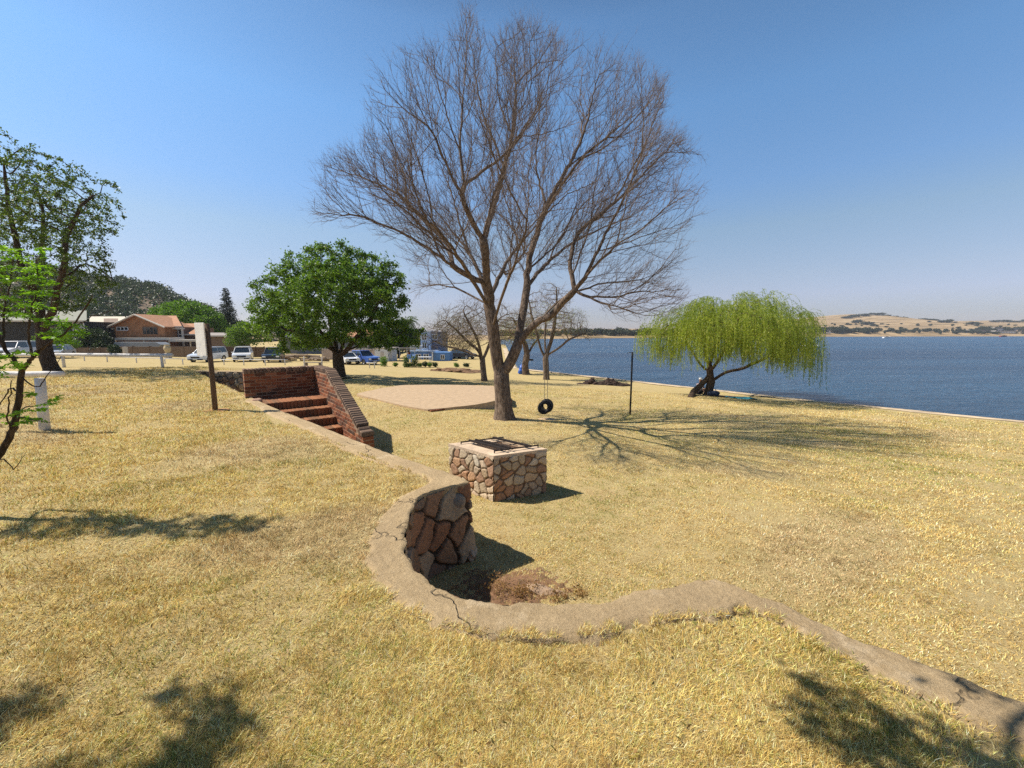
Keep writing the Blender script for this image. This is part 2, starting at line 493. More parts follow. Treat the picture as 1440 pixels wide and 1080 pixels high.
# ---------------------------------------------------------------- rubble masonry
STONES = [(.44,.31,.21),(.38,.23,.14),(.50,.37,.24),(.30,.17,.11),(.44,.23,.12),(.46,.33,.23),(.34,.22,.15),(.52,.42,.30)]
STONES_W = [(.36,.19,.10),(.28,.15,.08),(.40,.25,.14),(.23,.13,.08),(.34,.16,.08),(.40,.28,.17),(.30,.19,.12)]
PALE = [(.56,.44,.30),(.60,.48,.34),(.52,.38,.24),(.46,.26,.15),(.58,.46,.31),(.50,.30,.17),(.62,.53,.40),(.40,.24,.15),(.55,.42,.29)]
def rubble(Pfun, U, H, cell, amp, cols, mortar, seed, step=.02, hfun=None, wrap=False, joint=.16):
    """a grid on Pfun(u,h)->(pos,normal), stones raised by a Voronoi pattern"""
    rg = np.random.RandomState(seed)
    nu = max(2, int(U / step)); nh = max(2, int(H / step))
    u = np.linspace(0, U, nu + 1); h = np.linspace(0, H, nh + 1)
    gu, gh = np.meshgrid(u, h)
    # jittered seeds
    su, sh = [], []
    r = 0; y = -cell * .3
    while y < H + cell:
        x = -cell + (r % 2) * cell * .5
        while x < U + cell:
            su.append(x + rg.uniform(-.44, .44) * cell); sh.append(y + rg.uniform(-.38, .38) * cell)
            x += cell * rg.uniform(.8, 1.35)
        y += cell * rg.uniform(.72, .95); r += 1
    S = np.stack([su, sh], 1)
    Pq = np.stack([gu.ravel(), gh.ravel()], 1)
    Pw = Pq + .012 * np.stack([np.sin(Pq[:, 1] * 31 + Pq[:, 0] * 9), np.sin(Pq[:, 0] * 27 + 2)], 1)
    F1 = np.full(len(Pq), 9.); F2 = np.full(len(Pq), 9.); I = np.zeros(len(Pq), int)
    for k in range(0, len(Pq), 4000):
        d = np.sqrt(((Pw[k:k + 4000, None, :] - S[None]) ** 2).sum(-1))
        o = np.argpartition(d, 1, axis=1)[:, :2]
        a = np.take_along_axis(d, o, 1)
        sw = a[:, 0] > a[:, 1]
        o[sw] = o[sw][:, ::-1]; a[sw] = a[sw][:, ::-1]
        F1[k:k + 4000] = a[:, 0]; F2[k:k + 4000] = a[:, 1]; I[k:k + 4000] = o[:, 0]
    e = (F2 - F1) / cell
    lift = np.clip((e - .04) / joint, 0, 1); lift = lift * lift * (3 - 2 * lift)
    slo = rg.uniform(-1, 1, (len(S), 2)); lev = rg.uniform(.5, 1.15, len(S))
    loc = (Pq - S[I]) / cell
    hgt = amp * lift * (lev[I] + .45 * (loc * slo[I]).sum(1)) + amp * .1 * rg.randn(len(Pq)) * lift
    cc = np.array(cols)[rg.randint(0, len(cols), len(S))] * rg.uniform(.82, 1.12, (len(S), 1))
    C = np.where(lift[:, None] > .35, cc[I], np.array(mortar))
    V = np.zeros((len(Pq), 3))
    for i, (a, b) in enumerate(Pq):
        p, n = Pfun(a, b)
        V[i] = np.asarray(p) + np.asarray(n) * hgt[i]
    i = np.arange(nu)[None, :] + np.arange(nh)[:, None] * (nu + 1)
    Fq = np.stack([i, i + 1, i + nu + 2, i + nu + 1], -1).reshape(-1, 4)
    if hfun is not None:
        keep = np.array([hfun(a, b) for a, b in Pq])
        Fq = Fq[keep[Fq].all(1)]
    return V, Fq, C
M['stone'] = attr_mat('rubble_stone', .85, 28, .6, .3)
M['coping'] = None
def coping_material():
    m, nt, b = nodes_of('worn_concrete')
    v = coord(nt)
    f = noise(nt, v, 16, 12, .82, 0); f2 = noise(nt, v, 2.2, 5, .65); f3 = noise(nt, v, 90, 8, .8)
    c = ramp(nt, f, [(.3, (.26, .18, .09)), (.5, (.43, .31, .17)), (.72, (.62, .46, .27))])
    c = mix(nt, ramp(nt, f2, [(.42, (0, 0, 0)), (.6, (.75, .75, .75))]), c, (.27, .19, .105))
    c = mix(nt, ramp(nt, noise(nt, v, 3.1, 6, .7), [(.56, (0, 0, 0)), (.66, (.7, .7, .7))]), c, (.68, .54, .36))
    c = mix(nt, .5, c, ramp(nt, f3, [(.3, (.18, .12, .06)), (.7, (.70, .53, .31))]))
    # sand washed over it, hairline cracks
    vo = nt.nodes.new('ShaderNodeTexVoronoi'); vo.feature = 'DISTANCE_TO_EDGE'; vo.inputs['Scale'].default_value = .42
    vv = nt.nodes.new('ShaderNodeVectorMath'); vv.operation = 'ADD'
    nz = nt.nodes.new('ShaderNodeTexNoise'); nz.inputs['Scale'].default_value = 5
    nt.links.new(v, nz.inputs['Vector']); nt.links.new(v, vv.inputs[0]); 
    sc = nt.nodes.new('ShaderNodeVectorMath'); sc.operation = 'SCALE'; sc.inputs['Scale'].default_value = .35
    nt.links.new(nz.outputs['Color'], sc.inputs[0]); nt.links.new(sc.outputs[0], vv.inputs[1])
    nt.links.new(vv.outputs[0], vo.inputs['Vector'])
    ck = ramp(nt, vo.outputs['Distance'], [(.0004, (1, 1, 1)), (.0018, (0, 0, 0))])
    c = mix(nt, mix(nt, .4, (0., 0., 0.), ck), c, (.14, .10, .06))
    nt.links.new(c, b.inputs['Base Color'])
    b.inputs['Roughness'].default_value = .9; b.inputs['Specular IOR Level'].default_value = .2
    ad = nt.nodes.new('ShaderNodeMath'); ad.operation = 'SUBTRACT'
    nt.links.new(f, ad.inputs[0]); nt.links.new(ck, ad.inputs[1])
    bump(nt, b, ad.outputs[0], 1.0, .02)
    return m
M['coping'] = coping_material()

wall = thing('retaining_wall', 'curved stone retaining wall with worn concrete top around a hollow in the foreground', 'wall', (0, 0, 0))
rg = np.random.RandomState(3)
n = len(LAKE_D); NC = 22
def wobf(p, k): return .012 * math.sin(9 * p[0] + 7 * p[1] + k) + .010 * math.sin(21 * p[0] - 17 * p[1] + 2 * k) + .006 * math.sin(47 * p[0] + 39 * p[1])
L2 = LAND_D.copy()
for _ in range(6): L2[1:-1] = (L2[:-2] + 2 * L2[1:-1] + L2[2:]) / 4
rows = []; side = []
for i in range(n):
    a = LAKE_D[i]; b = L2[i]; d = (b - a); L = np.linalg.norm(d); d = d / L
    a2 = a + d * wobf(a, 1); b2 = b + d * 1.8 * wobf(b, 3)
    row = []
    for j in range(NC):
        t = j / (NC - 1); e = min(t, 1 - t) * L
        p = a2 + (b2 - a2) * t
        z = .03 - .012 * math.exp(-e / .008) + .0025 * rg.randn() + .006 * math.sin(p[0] * 4) * math.cos(p[1] * 5) - .03 * max(0, t - .8) / .2
        row.append((p[0], p[1], z))
    rows.append(row)
    t0 = row[0]
    if i < 37: side.append([t0, (a2[0], a2[1], -.5), (a2[0], a2[1], -1.15)])
    else: side.append([t0, (*(a2 + d * (.012 + .008 * math.sin(i * 2.1))), -.07 + .012 * math.sin(i * 1.3)), (*(a2 + d * .10), -.085)])
V = np.array(rows).reshape(-1, 3)
i = np.arange(NC - 1)[None, :] + np.arange(n - 1)[:, None] * NC
Fq = np.stack([i, i + 1, i + NC + 1, i + NC], -1).reshape(-1, 4)
V2 = np.array(side).reshape(-1, 3); i = np.arange(2)[None, :] + np.arange(n - 1)[:, None] * 3
F2 = np.stack([i, i + 1, i + 4, i + 3], -1).reshape(-1, 4) + len(V)
V3 = np.array([[r_[-1], (r_[-1][0], r_[-1][1], -.3)] for r_ in rows]).reshape(-1, 3); i = np.arange(1)[None, :] + np.arange(n - 1)[:, None] * 2
F3 = np.stack([i, i + 1, i + 3, i + 2], -1).reshape(-1, 4) + len(V) + len(V2)
npmesh('coping', np.concatenate([V, V2, V3]), np.concatenate([Fq, F2, F3]), M['coping'], wall, smooth=True)
# stone face under the coping on the lake side
seg = np.linalg.norm(np.diff(LAKE_D, axis=0), axis=1); cum = np.concatenate([[0], np.cumsum(seg)])
tang = np.gradient(LAKE_D, axis=0); tang /= np.linalg.norm(tang, axis=1)[:, None]
nrm = np.stack([-tang[:, 1], tang[:, 0]], 1)
if ((LAKE_D[50] - LAND_D[50]) @ nrm[50]) < 0: nrm = -nrm
nrm = np.stack([np.convolve(np.pad(nrm[:, k], 3, 'edge'), np.ones(7) / 7, 'valid') for k in (0, 1)], 1)
nrm /= np.linalg.norm(nrm, axis=1)[:, None]
U0 = cum[35]; U1 = cum[-1]
def wf(u, h):
    u = u + U0
    p = np.array([np.interp(u, cum, LAKE_D[:, 0]), np.interp(u, cum, LAKE_D[:, 1])])
    q = np.array([np.interp(u, cum, nrm[:, 0]), np.interp(u, cum, nrm[:, 1])])
    bat = .10 * (1 - h / 1.1)
    return (*(p + q * (bat - .035)), h - 1.1), (*q, 0)
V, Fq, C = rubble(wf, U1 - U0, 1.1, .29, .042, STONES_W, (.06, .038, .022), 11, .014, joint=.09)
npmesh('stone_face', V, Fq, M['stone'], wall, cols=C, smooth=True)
# round river stone set under the corner of the coping
rs = MB()
def blob(mb, cen, size, seed, n=14, c=None, amp=.12, rz=0):
    rgq = random.Random(seed); ph = [rgq.uniform(0, 6) for _ in range(6)]
    V = []; Fc = []
    cr, sr = math.cos(rz), math.sin(rz)
    for i in range(n + 1):
        th = math.pi * i / n
        for j in range(2 * n):
            p = math.pi * j / n
            d = Vector((math.sin(th) * math.cos(p), math.sin(th) * math.sin(p), math.cos(th)))
            k = 1 + amp * (math.sin(3 * d.x + ph[0]) * math.cos(2.5 * d.y + ph[1]) + .6 * math.sin(5 * d.z + ph[2] + 4 * d.x) + .4 * math.sin(8 * d.y + ph[3] + 5 * d.x))
            x, y, z = d.x * size[0] * k, d.y * size[1] * k, d.z * size[2] * k
            V.append((cen[0] + x * cr - y * sr, cen[1] + x * sr + y * cr, cen[2] + z))
    for i in range(n):
        for j in range(2 * n):
            a = i * 2 * n + j; b = i * 2 * n + (j + 1) % (2 * n)
            Fc.append((a, b, b + 2 * n, a + 2 * n))
    mb.add(V, Fc, c)
M['pebble'] = simple('grey_pebble', (.25, .19, .135), .8, .35, 20, .5)
pp = D(641, 705, float(LAKE[7][1]) - .09)
blob(rs, pp, (.10, .05, .095), 3, 12, amp=.05)
rs.build('round_stone', M['pebble'], wall, True)
# end stones of the corner, standing proud and rough
es = MB()
for k, (px, py, sx, sz) in enumerate([(664, 778, .05, .07)]):
    q = D(px, py, float(LAKE[7][1]) - .02)
    blob(es, q, (sx, .10, sz), 20 + k, 10, amp=.16, c=STONES[(k * 3) % 8])
es.build('corner_stone', M['stone'], wall, False, True)

# ---------------------------------------------------------------- barbecue block
c0 = Z0(694, 705, gz(-.3, 5.6)); c0z = gz(-.3, 5.6)
zt = D(693, 641, c0.y).z
cl = D(632, 625, 1); 
def on_z(px, py, z): return Z0(px, py, z)
tL = on_z(632, 624, zt); tR = on_z(768, 631, zt); tF = on_z(694, 641, zt)
e1 = (tL - tF); e2 = (tR - tF)
bbq = thing('barbecue_block', 'square stone barbecue block with an iron grate let into its top', 'barbecue', (tF + (e1 + e2) / 2).xy.to_3d() + Vector((0, 0, c0z)))
off = Vector(bbq.location)
tB = tF + e1 + e2
crn = [tF, tR, tB, tL]
Vs = []; Fs = []; Cs = []; b0 = 0
Hh = zt - c0z + .06
for k in range(4):
    p, q = crn[k], crn[(k + 1) % 4]
    d = (q - p); L = d.length; d.normalize(); nn = Vector((d.y, -d.x, 0))
    def bf(u, h, p=p, d=d, nn=nn): return tuple(p + d * u + Vector((0, 0, h - Hh)) - off), tuple(nn)
    V, Fq, C = rubble(bf, L, Hh - .035, .15, .02, PALE if k in (0, 3) else PALE, (.16, .10, .06), 40 + k, .012)
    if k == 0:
        C = C * np.array((.92, .86, .82))  # front right face, turned from the sun: its shade darkens the stone colours
    Vs.append(V); Fs.append(Fq + b0); Cs.append(C); b0 += len(V)
npmesh('stone_base', np.concatenate(Vs), np.concatenate(Fs), M['stone'], bbq, cols=np.concatenate(Cs), smooth=True)
# top: concrete frame around the fire hole
M['bbqtop'] = simple('pinkish_concrete', (.56, .42, .29), .9, .2, 6, .5)
M['iron'] = simple('rusty_iron', (.035, .026, .022), .7, .4, 20, .3, .4)
M['ash'] = simple('grey_ash', (.26, .22, .18), 1, .5, 30, .8)
def bl(s, t, z=0): return tF + e1 * t + e2 * s + Vector((0, 0, z)) - off   # s along right side, t along left side
mb = MB()
o_ = -.012
s0, s1, t0, t1 = .26, .86, .22, .80
outer = [bl(o_, o_), bl(1 - o_, o_), bl(1 - o_, 1 - o_), bl(o_, 1 - o_)]
inner = [bl(s0, t0), bl(s1, t0), bl(s1, t1), bl(s0, t1)]
lo = Vector((0, 0, -.05)); dp = Vector((0, 0, -.14))
V = outer + inner + [v + lo for v in outer] + [v + dp for v in inner]
Fc = [(i, (i + 1) % 4, 4 + (i + 1) % 4, 4 + i) for i in range(4)] + [(8 + i, 8 + (i + 1) % 4, (i + 1) % 4, i) for i in range(4)] \
   + [(4 + i, 4 + (i + 1) % 4, 12 + (i + 1) % 4, 12 + i) for i in range(4)] + [(12, 13, 14, 15)]
mb.add(V, Fc)
mb.build('top_slab', M['bbqtop'], bbq)
mb = MB()
for k in range(16):
    rr_ = random.Random(k)
    blob(mb, bl(s0 + (s1 - s0) * rr_.uniform(.15, .85), t0 + (t1 - t0) * rr_.uniform(.15, .85), -.125), (rr_.uniform(.02, .05), rr_.uniform(.02, .05), .02), k, 5, amp=.2)
mb.build('ash', M['ash'], bbq, True)
gr = MB()
def bar(a, b, r=.011): gr.tube([a, b], r, 6)
zz = .035
bar(bl(.12, .90, zz), bl(.96, .90, zz), .013) if False else None
for t in (.13, .88):
    bar(bl(.13, t, zz), bl(.97, t, zz), .012)
    for s in (.13, .97): bar(bl(s, t, -.0), bl(s, t, zz + .012), .010)
for s, w in ((.30, .028), (.42, .014), (.78, .034)):
    a = bl(s, .08, zz + .012); b = bl(s, .90, zz + .012)
    dd = (b - a); mid = (a + b) / 2
    gr.box(mid, (dd.length, w, .03), math.atan2(dd.y, dd.x))
for s in (.52, .66):
    bar(bl(s, .22, zz + .005), bl(s, .80, zz + .005), .005)
for t in (.36, .6): bar(bl(.3, t, zz), bl(.78, t, zz), .006)
gr.build('grate', M['iron'], bbq)
kn = MB(); blob(kn, bl(.85, .97, .02), (.018, .018, .022), 4, 6, amp=.08)
kn.build('iron_peg', M['iron'], bbq, True)

# ---------------------------------------------------------------- brick stairway
M['brick'] = attr_mat('old_brick', .9, 40, .5, .3)
M['mortar'] = simple('mortar', (.30, .20, .13), .95, .3, 15, .5)
BR = [(.19,.062,.028),(.25,.085,.038),(.15,.05,.026),(.27,.10,.045),(.11,.05,.03),(.20,.07,.033),(.31,.13,.065),(.09,.048,.03)]
DKB = [(.17,.115,.08),(.22,.145,.10),(.14,.095,.07),(.26,.17,.115)]
def brick_wall(name, p0, p1, zb, top, th, parent, seed, cap=True):
    rb = random.Random(seed)
    p0 = Vector((*p0, 0)); p1 = Vector((*p1, 0)); d = p1 - p0; L = d.length; d.normalize(); nn = Vector((-d.y, d.x, 0))
    mb = MB(); ch = .083; bl_ = .235
    rz = math.atan2(d.y, d.x)
    nrow = int(1.9 / ch)
    for r in range(nrow):
        z = zb + r * ch + ch / 2
        u = -(bl_ / 2) * (r % 2)
        while u < L:
            a = max(u, 0); b = min(u + bl_, L)
            if b - a > .05 and z + ch * .4 < min(top(a), top(b)) - .02:
                c = rb.choice(BR); k = rb.uniform(.85, 1.15)
                j = rb.uniform(-.004, .004)
                mb.box(p0 + d * ((a + b) / 2) + nn * j + Vector((0, 0, z)), (b - a - .013, th, ch - .013), rz + rb.uniform(-.012, .012), c=tuple(v * k for v in c), bev=.006)
            u += bl_
    mb.build('bricks', M['brick'], parent, False, True)
    mm = MB()
    N = 24; V = []; 
    for i in range(N + 1):
        u = L * i / N; u = min(max(u, .008), L - .008)
        for sgn in (-1, 1):
            for zz_ in (zb - .1, top(u) - .03): V.append(p0 + d * u + nn * sgn * (th / 2 - .007) + Vector((0, 0, zz_)))
    Fc = []
    for i in range(N):
        a = 4 * i; b = a + 4
        Fc += [(a, b, b + 1, a + 1), (a + 2, a + 3, b + 3, b + 2), (a + 1, b + 1, b + 3, a + 3)]
    Fc += [(0, 1, 3, 2), (4 * N, 4 * N + 2, 4 * N + 3, 4 * N + 1)]
    mm.add(V, Fc); mm.build('mortar', M['mortar'], parent)
    if cap:
        cp = MB(); u = .04
        while u < L - .02:
            z0_, z1_ = top(max(u - .04, 0)), top(min(u + .04, L))
            sl = math.atan2(z1_ - z0_, .08)
            sl = max(-.8, min(.8, sl))
            c = rb.choice(DKB); k = rb.uniform(.85, 1.2)
            Mx = Matrix.Rotation(rz, 4, 'Z') @ Matrix.Rotation(-sl, 4, 'Y') @ Matrix.Rotation(rb.uniform(-.03, .03), 4, 'Z')
            cp.box(p0 + d * u + Vector((0, 0, (z0_ + z1_) / 2 + .03 + rb.uniform(-.004, .004))), (.074, th + .035, .11), M4=Mx, c=tuple(v * k for v in c), bev=.016)
            u += .084 * math.cos(sl)
        cp.build('brick_coping', M['brick'], parent, False, True)
st = thing('brick_stairway', 'old brick steps going down between brick walls from the upper terrace', 'stairs', (0, 0, 0))
def SQ(t, w): return STAIR_O + SE * t + SN * w
bw = bpy.data.objects.new('back_wall', None); COL.objects.link(bw); bw.parent = st
sw = bpy.data.objects.new('side_wall', None); COL.objects.link(sw); sw.parent = st
topz = D(438, 515, 10.9).z
brick_wall('back_wall', SQ(-.11, -.12), SQ(-.11, 1.50), -.95, lambda u: topz - .07, .22, bw, 1)
LT = 3.75
zend = D(519, 601, float(SQ(3.65, 1.6)[1])).z
def stop(u):
    u = u - .22
    if u < 1.15: return topz - .07
    if u < 3.45: return topz - .07 + (zend + .02 - topz) * (u - 1.15) / 2.3
    return zend - .16
brick_wall('side_wall', SQ(-.22, 1.61), SQ(LT, 1.61), -1.15, stop, .22, sw, 2)
rb = random.Random(9)
def brick_step(t0, t1, ztop, par, h=.17):
    mb = MB(); w = .06
    rz = math.atan2(SE[1], SE[0])
    while w < 1.48:
        c = rb.choice(BR); k = rb.uniform(.8, 1.1)
        cc = tuple(.6 * v * k + .4 * q for v, q in zip(c, (.34, .17, .08)))
        p = SQ((t0 + t1) / 2, w)
        mb.box((p[0], p[1], ztop - h / 2 + rb.uniform(-.004, .004)), ((t1 - t0) - .004, .075, h - .004), rz, c=cc, bev=.008)
        w += .083
    p = SQ((t0 + t1) / 2 - .02, .75)
    mb.box((p[0], p[1], ztop - h / 2 - .014), ((t1 - t0) - .03, 1.48, h), rz, c=(.36, .19, .10))
    return mb.build('step', M['brick'], par, False, True)
brick_step(.0, 1.05, -.005, st, .18)
for k in range(4):
    brick_step(1.05 + .42 * k, 1.05 + .42 * (k + 1), -.005 - .175 * (k + 1), st, .18)
mb = MB(); p = SQ(.55, .75); mb.box((p[0], p[1], -.62), (1.08, 1.46, .86), math.atan2(SE[1], SE[0]), c=(.25, .13, .07))
for k in range(4):
    p = SQ(1.05 + .42 * k + .21, .75); zt_ = -.005 - .175 * (k + 1) - .18
    mb.box((p[0], p[1], (zt_ - 1.1) / 2), (.40, 1.46, zt_ + 1.1), math.atan2(SE[1], SE[0]), c=(.25, .13, .07))
mb.build('step_core', M['brick'], st, False, True)
lst = MB(); q = Z0(362, 563, .03); blob(lst, (q.x, q.y, .03), (.13, .08, .05), 8, 10, amp=.12)
o = lst.build('loose_stone', simple('pink_stone', (.42, .26, .18), .9, .3, 12, .4), None, True)
tag(o, 'small pinkish stone lying at the foot of the brick stair wall', 'stone')

# short rubble wall behind the stairway
rw = thing('low_rubble_wall', 'low wall of rough pale stone behind the brick stairway', 'wall', (0, 0, 0))
wa = Vector((WALL_A.x - .5, WALL_A.y + .2, 0)); wb = Vector((-9.9, 18.2, 0)); dd = wb - wa; LL = dd.length; dd.normalize(); wn_ = Vector((dd.y, -dd.x, 0))
ztop_w = D(320, 524, 18.2).z
def rwf(u, h): return tuple(wa + dd * u + Vector((0, 0, h - 1.25 + ztop_w))), tuple(wn_)
V, Fq, C = rubble(rwf, LL, 1.25, .3, .05, STONES, (.12, .08, .05), 77, .035)
npmesh('stone_face', V, Fq, M['stone'], rw, cols=C, smooth=True)
mb = MB()
cc = wa + dd * LL / 2 - wn_ * .2
mb.box((cc.x, cc.y, ztop_w - .62), (LL, .4, 1.3), math.atan2(dd.y, dd.x), bev=.02)
mb.build('wall_core', M['coping'], rw)
# ---------------------------------------------------------------- trees
def colonize(A, nodes, parents, step, kill, infl, iters=200, trop=(0, 0, .08), jit=.12, seed=0, maxch=3, inertia=.5):
    rg = np.random.RandomState(seed)
    A = np.asarray(A, float); N = [np.asarray(n, float) for n in nodes]; Pn = list(parents)
    nodes = np.array(N); ch = np.zeros(200000, int)
    for p in Pn:
        if p >= 0: ch[p] += 1
    near = np.zeros(len(A), int); nd = np.full(len(A), 1e9)
    def upd(idx0):
        for k in range(idx0, len(nodes), 256):
            blk = nodes[k:k + 256]
            d = ((A[:, None, :] - blk[None]) ** 2).sum(-1)
            j = d.argmin(1); dm = np.sqrt(d[np.arange(len(A)), j])
            m = dm < nd
            nd[m] = dm[m]; near[m] = j[m] + k
    upd(0)
    alive = np.ones(len(A), bool)
    trop = np.array(trop)
    for it in range(iters):
        alive &= nd > kill
        m = alive & (nd < infl)
        if m.sum() == 0: break
        v = A[m] - nodes[near[m]]; v /= np.linalg.norm(v, axis=1)[:, None] + 1e-9
        acc = np.zeros_like(nodes); np.add.at(acc, near[m], v)
        idx = np.unique(near[m])
        full = ch[idx] >= maxch
        if full.any():
            bad = np.isin(near, idx[full]); alive &= ~bad
            idx = idx[~full]
        if len(idx) == 0: continue
        v = acc[idx]; v /= np.linalg.norm(v, axis=1)[:, None] + 1e-9
        par = np.array(Pn)[idx]
        din = nodes[idx] - nodes[np.maximum(par, 0)]; ln = np.linalg.norm(din, axis=1)[:, None]
        din = np.where(ln > 1e-6, din / (ln + 1e-9), 0)
        v = v + trop + jit * rg.randn(*v.shape) + inertia * din * (ch[idx] == 0)[:, None]
        v /= np.linalg.norm(v, axis=1)[:, None]
        new = nodes[idx] + v * step
        n0 = len(nodes)
        nodes = np.concatenate([nodes, new]); Pn += list(idx); ch[idx] += 1
        upd(n0)
        if len(nodes) > 60000: break
    return nodes, np.array(Pn)
def limb_nodes(limbs, step):
    """limbs: list of (points, attach) ; attach = None or (limb index) -> nearest node"""
    nodes = []; par = []
    for pts, att in limbs:
        pts = [Vector(p) for p in pts]
        if nodes:
            A = np.array(nodes); d = (((A - np.array(pts[0])) * (1, .25, 1)) ** 2).sum(1); prev = int(d.argmin())
            pts[0] = Vector(nodes[prev])
        else:
            nodes.append(tuple(pts[0])); par.append(-1); prev = 0
        P = densify(np.array([tuple(p) for p in pts]), 8)
        acc = 0; last = P[0]
        for q in P[1:]:
            dv = np.linalg.norm(q - last)
            if dv >= step:
                nodes.append(tuple(q)); par.append(prev); prev = len(nodes) - 1; last = q
    return nodes, par
def radii_of(nodes, par, tip, root):
    n = len(nodes); cnt = np.zeros(n)
    kids = np.zeros(n, int)
    for i in range(n):
        if par[i] >= 0: kids[par[i]] += 1
    cnt[kids == 0] = 1
    for i in range(n - 1, 0, -1): cnt[par[i]] += cnt[i]
    e = math.log(max(cnt[0], 2)) / math.log(root / tip)
    r = tip * cnt ** (1 / e)
    L = np.zeros(n)
    return r, kids, cnt
def smooth_nodes(nodes, par, it=2, fix=None):
    n = nodes.copy()
    for _ in range(it):
        s = np.zeros_like(n); c = np.zeros(len(n))
        i = np.where(par >= 0)[0]
        s[i] += n[par[i]]; c[i] += 1
        np.add.at(s, par[i], n[i]); np.add.at(c, par[i], 1)
        m = c[:, None] >= 2
        n2 = np.where(m, n * .5 + .5 * s / np.maximum(c, 1)[:, None], n)
        n2[0] = n[0]; n = n2
    return n
def skeleton_mesh(nodes, par, r, minr=0, maxr=9, flare=None):
    """continuous tubes following the thickest child"""
    n = len(nodes); kids = [[] for _ in range(n)]
    for i in range(1, n): kids[par[i]].append(i)
    chains = []; stack = [(0, -1)]
    while stack:
        s, p = stack.pop()
        c = ([p] if p >= 0 else []) + [s]
        cur = s
        while kids[cur]:
            ks = sorted(kids[cur], key=lambda k: -r[k])
            for k in ks[1:]: stack.append((k, cur))
            cur = ks[0]; c.append(cur)
        chains.append((c, p >= 0))
    VV = []; FF = []; base = 0
    for c, side in chains:
        if len(c) < 2: continue
        P = nodes[c]; rr = r[c].copy()
        if side: rr[0] = rr[1]
        if rr.max() < minr or rr[-1 if not side else 1] > maxr: continue
        rm = rr.max()
        k = 12 if rm > .12 else 8 if rm > .05 else 5 if rm > .02 else 3
        T = np.gradient(P, axis=0); T /= np.linalg.norm(T, axis=1)[:, None] + 1e-9
        a = np.cross(T[0], (0.3, .2, 1)); 
        if np.linalg.norm(a) < .1: a = np.cross(T[0], (1, 0, 0))
        fr = []
        for t in T:
            a = a - t * (a @ t); a /= np.linalg.norm(a) + 1e-9
            fr.append((a, np.cross(t, a)))
        Aa = np.array([f[0] for f in fr]); Bb = np.array([f[1] for f in fr])
        th = np.arange(k) * 2 * np.pi / k
        ring = (Aa[:, None, :] * np.cos(th)[None, :, None] + Bb[:, None, :] * np.sin(th)[None, :, None])
        rad = rr[:, None] * np.ones(k)[None]
        if k >= 8: rad = rad * (1 + .07 * np.sin(3 * th[None] + P[:, 2:3] * 2.1) + .05 * np.sin(5 * th[None] - P[:, 2:3] * 3.3))
        if flare is not None and not side:
            hh = P[:, 2] - P[0, 2]
            rad = rad * (1 + flare * np.exp(-hh / .28)[:, None] * (1 + .45 * np.sin(5 * th + 1)[None]))
        V = P[:, None, :] + ring * rad[:, :, None]
        m = len(c)
        i = np.arange(m - 1)[:, None] * k + np.arange(k)[None]
        j = np.arange(m - 1)[:, None] * k + (np.arange(k)[None] + 1) % k
        Fq = np.stack([i, j, j + k, i + k], -1).reshape(-1, 4) + base
        VV.append(V.reshape(-1, 3)); FF.append(Fq); base += m * k
    return np.concatenate(VV), np.concatenate(FF)
def twig_mesh(starts, dirs, length, r0, seed, segs=3, forks=2, up=.25, spread=.5, jit=.25):
    """vectorised sprays of fine twigs, three sided"""
    rg = np.random.RandomState(seed)
    VV = []; FF = []; base = 0; tips = []; tdirs = []
    def strand(S, Dv, L, r):
        nonlocal base
        n = len(S); P = S.copy(); d = Dv.copy()
        rings = []
        a = np.cross(d, rg.randn(n, 3)); a /= np.linalg.norm(a, axis=1)[:, None] + 1e-9
        b = np.cross(d, a)
        pts = [P.copy()]
        for s in range(segs + 1):
            rad = r * (1 - s / (segs + .3))
            for t in range(3):
                th = t * 2.0944
                rings.append(P + (a * math.cos(th) + b * math.sin(th)) * rad)
            if s < segs:
                d = d + jit * rg.randn(n, 3) + np.array([0, 0, up]) / segs; d /= np.linalg.norm(d, axis=1)[:, None]
                P = P + d * (L / segs)[:, None]
                pts.append(P.copy())
        V = np.stack(rings, 1)
        m = V.shape[1]
        o = np.arange(n)[:, None] * m
        for s in range(segs):
            for t in range(3):
                q = np.stack([o[:, 0] + 3 * s + t, o[:, 0] + 3 * s + (t + 1) % 3, o[:, 0] + 3 * s + 3 + (t + 1) % 3, o[:, 0] + 3 * s + 3 + t], 1)
                FF.append(q + base)
        VV.append(V.reshape(-1, 3)); base += n * m
        return pts, d
    n = len(starts)
    L = length * rg.uniform(.6, 1.25, n)
    pts, d = strand(starts, dirs, L, r0)
    tips.append(pts[-1]); tdirs.append(d)
    for f in range(forks):
        k = rg.randint(1, segs + 0, n) if segs > 1 else np.zeros(n, int)
        P = np.stack(pts, 1)[np.arange(n), k]
        dd = dirs + spread * rg.randn(n, 3); dd /= np.linalg.norm(dd, axis=1)[:, None]
        p2, d2 = strand(P, dd, L * rg.uniform(.45, .8, n), r0 * .75)
        tips.append(p2[-1]); tdirs.append(d2)
    return np.concatenate(VV), np.concatenate(FF), np.concatenate(tips), np.concatenate(tdirs)
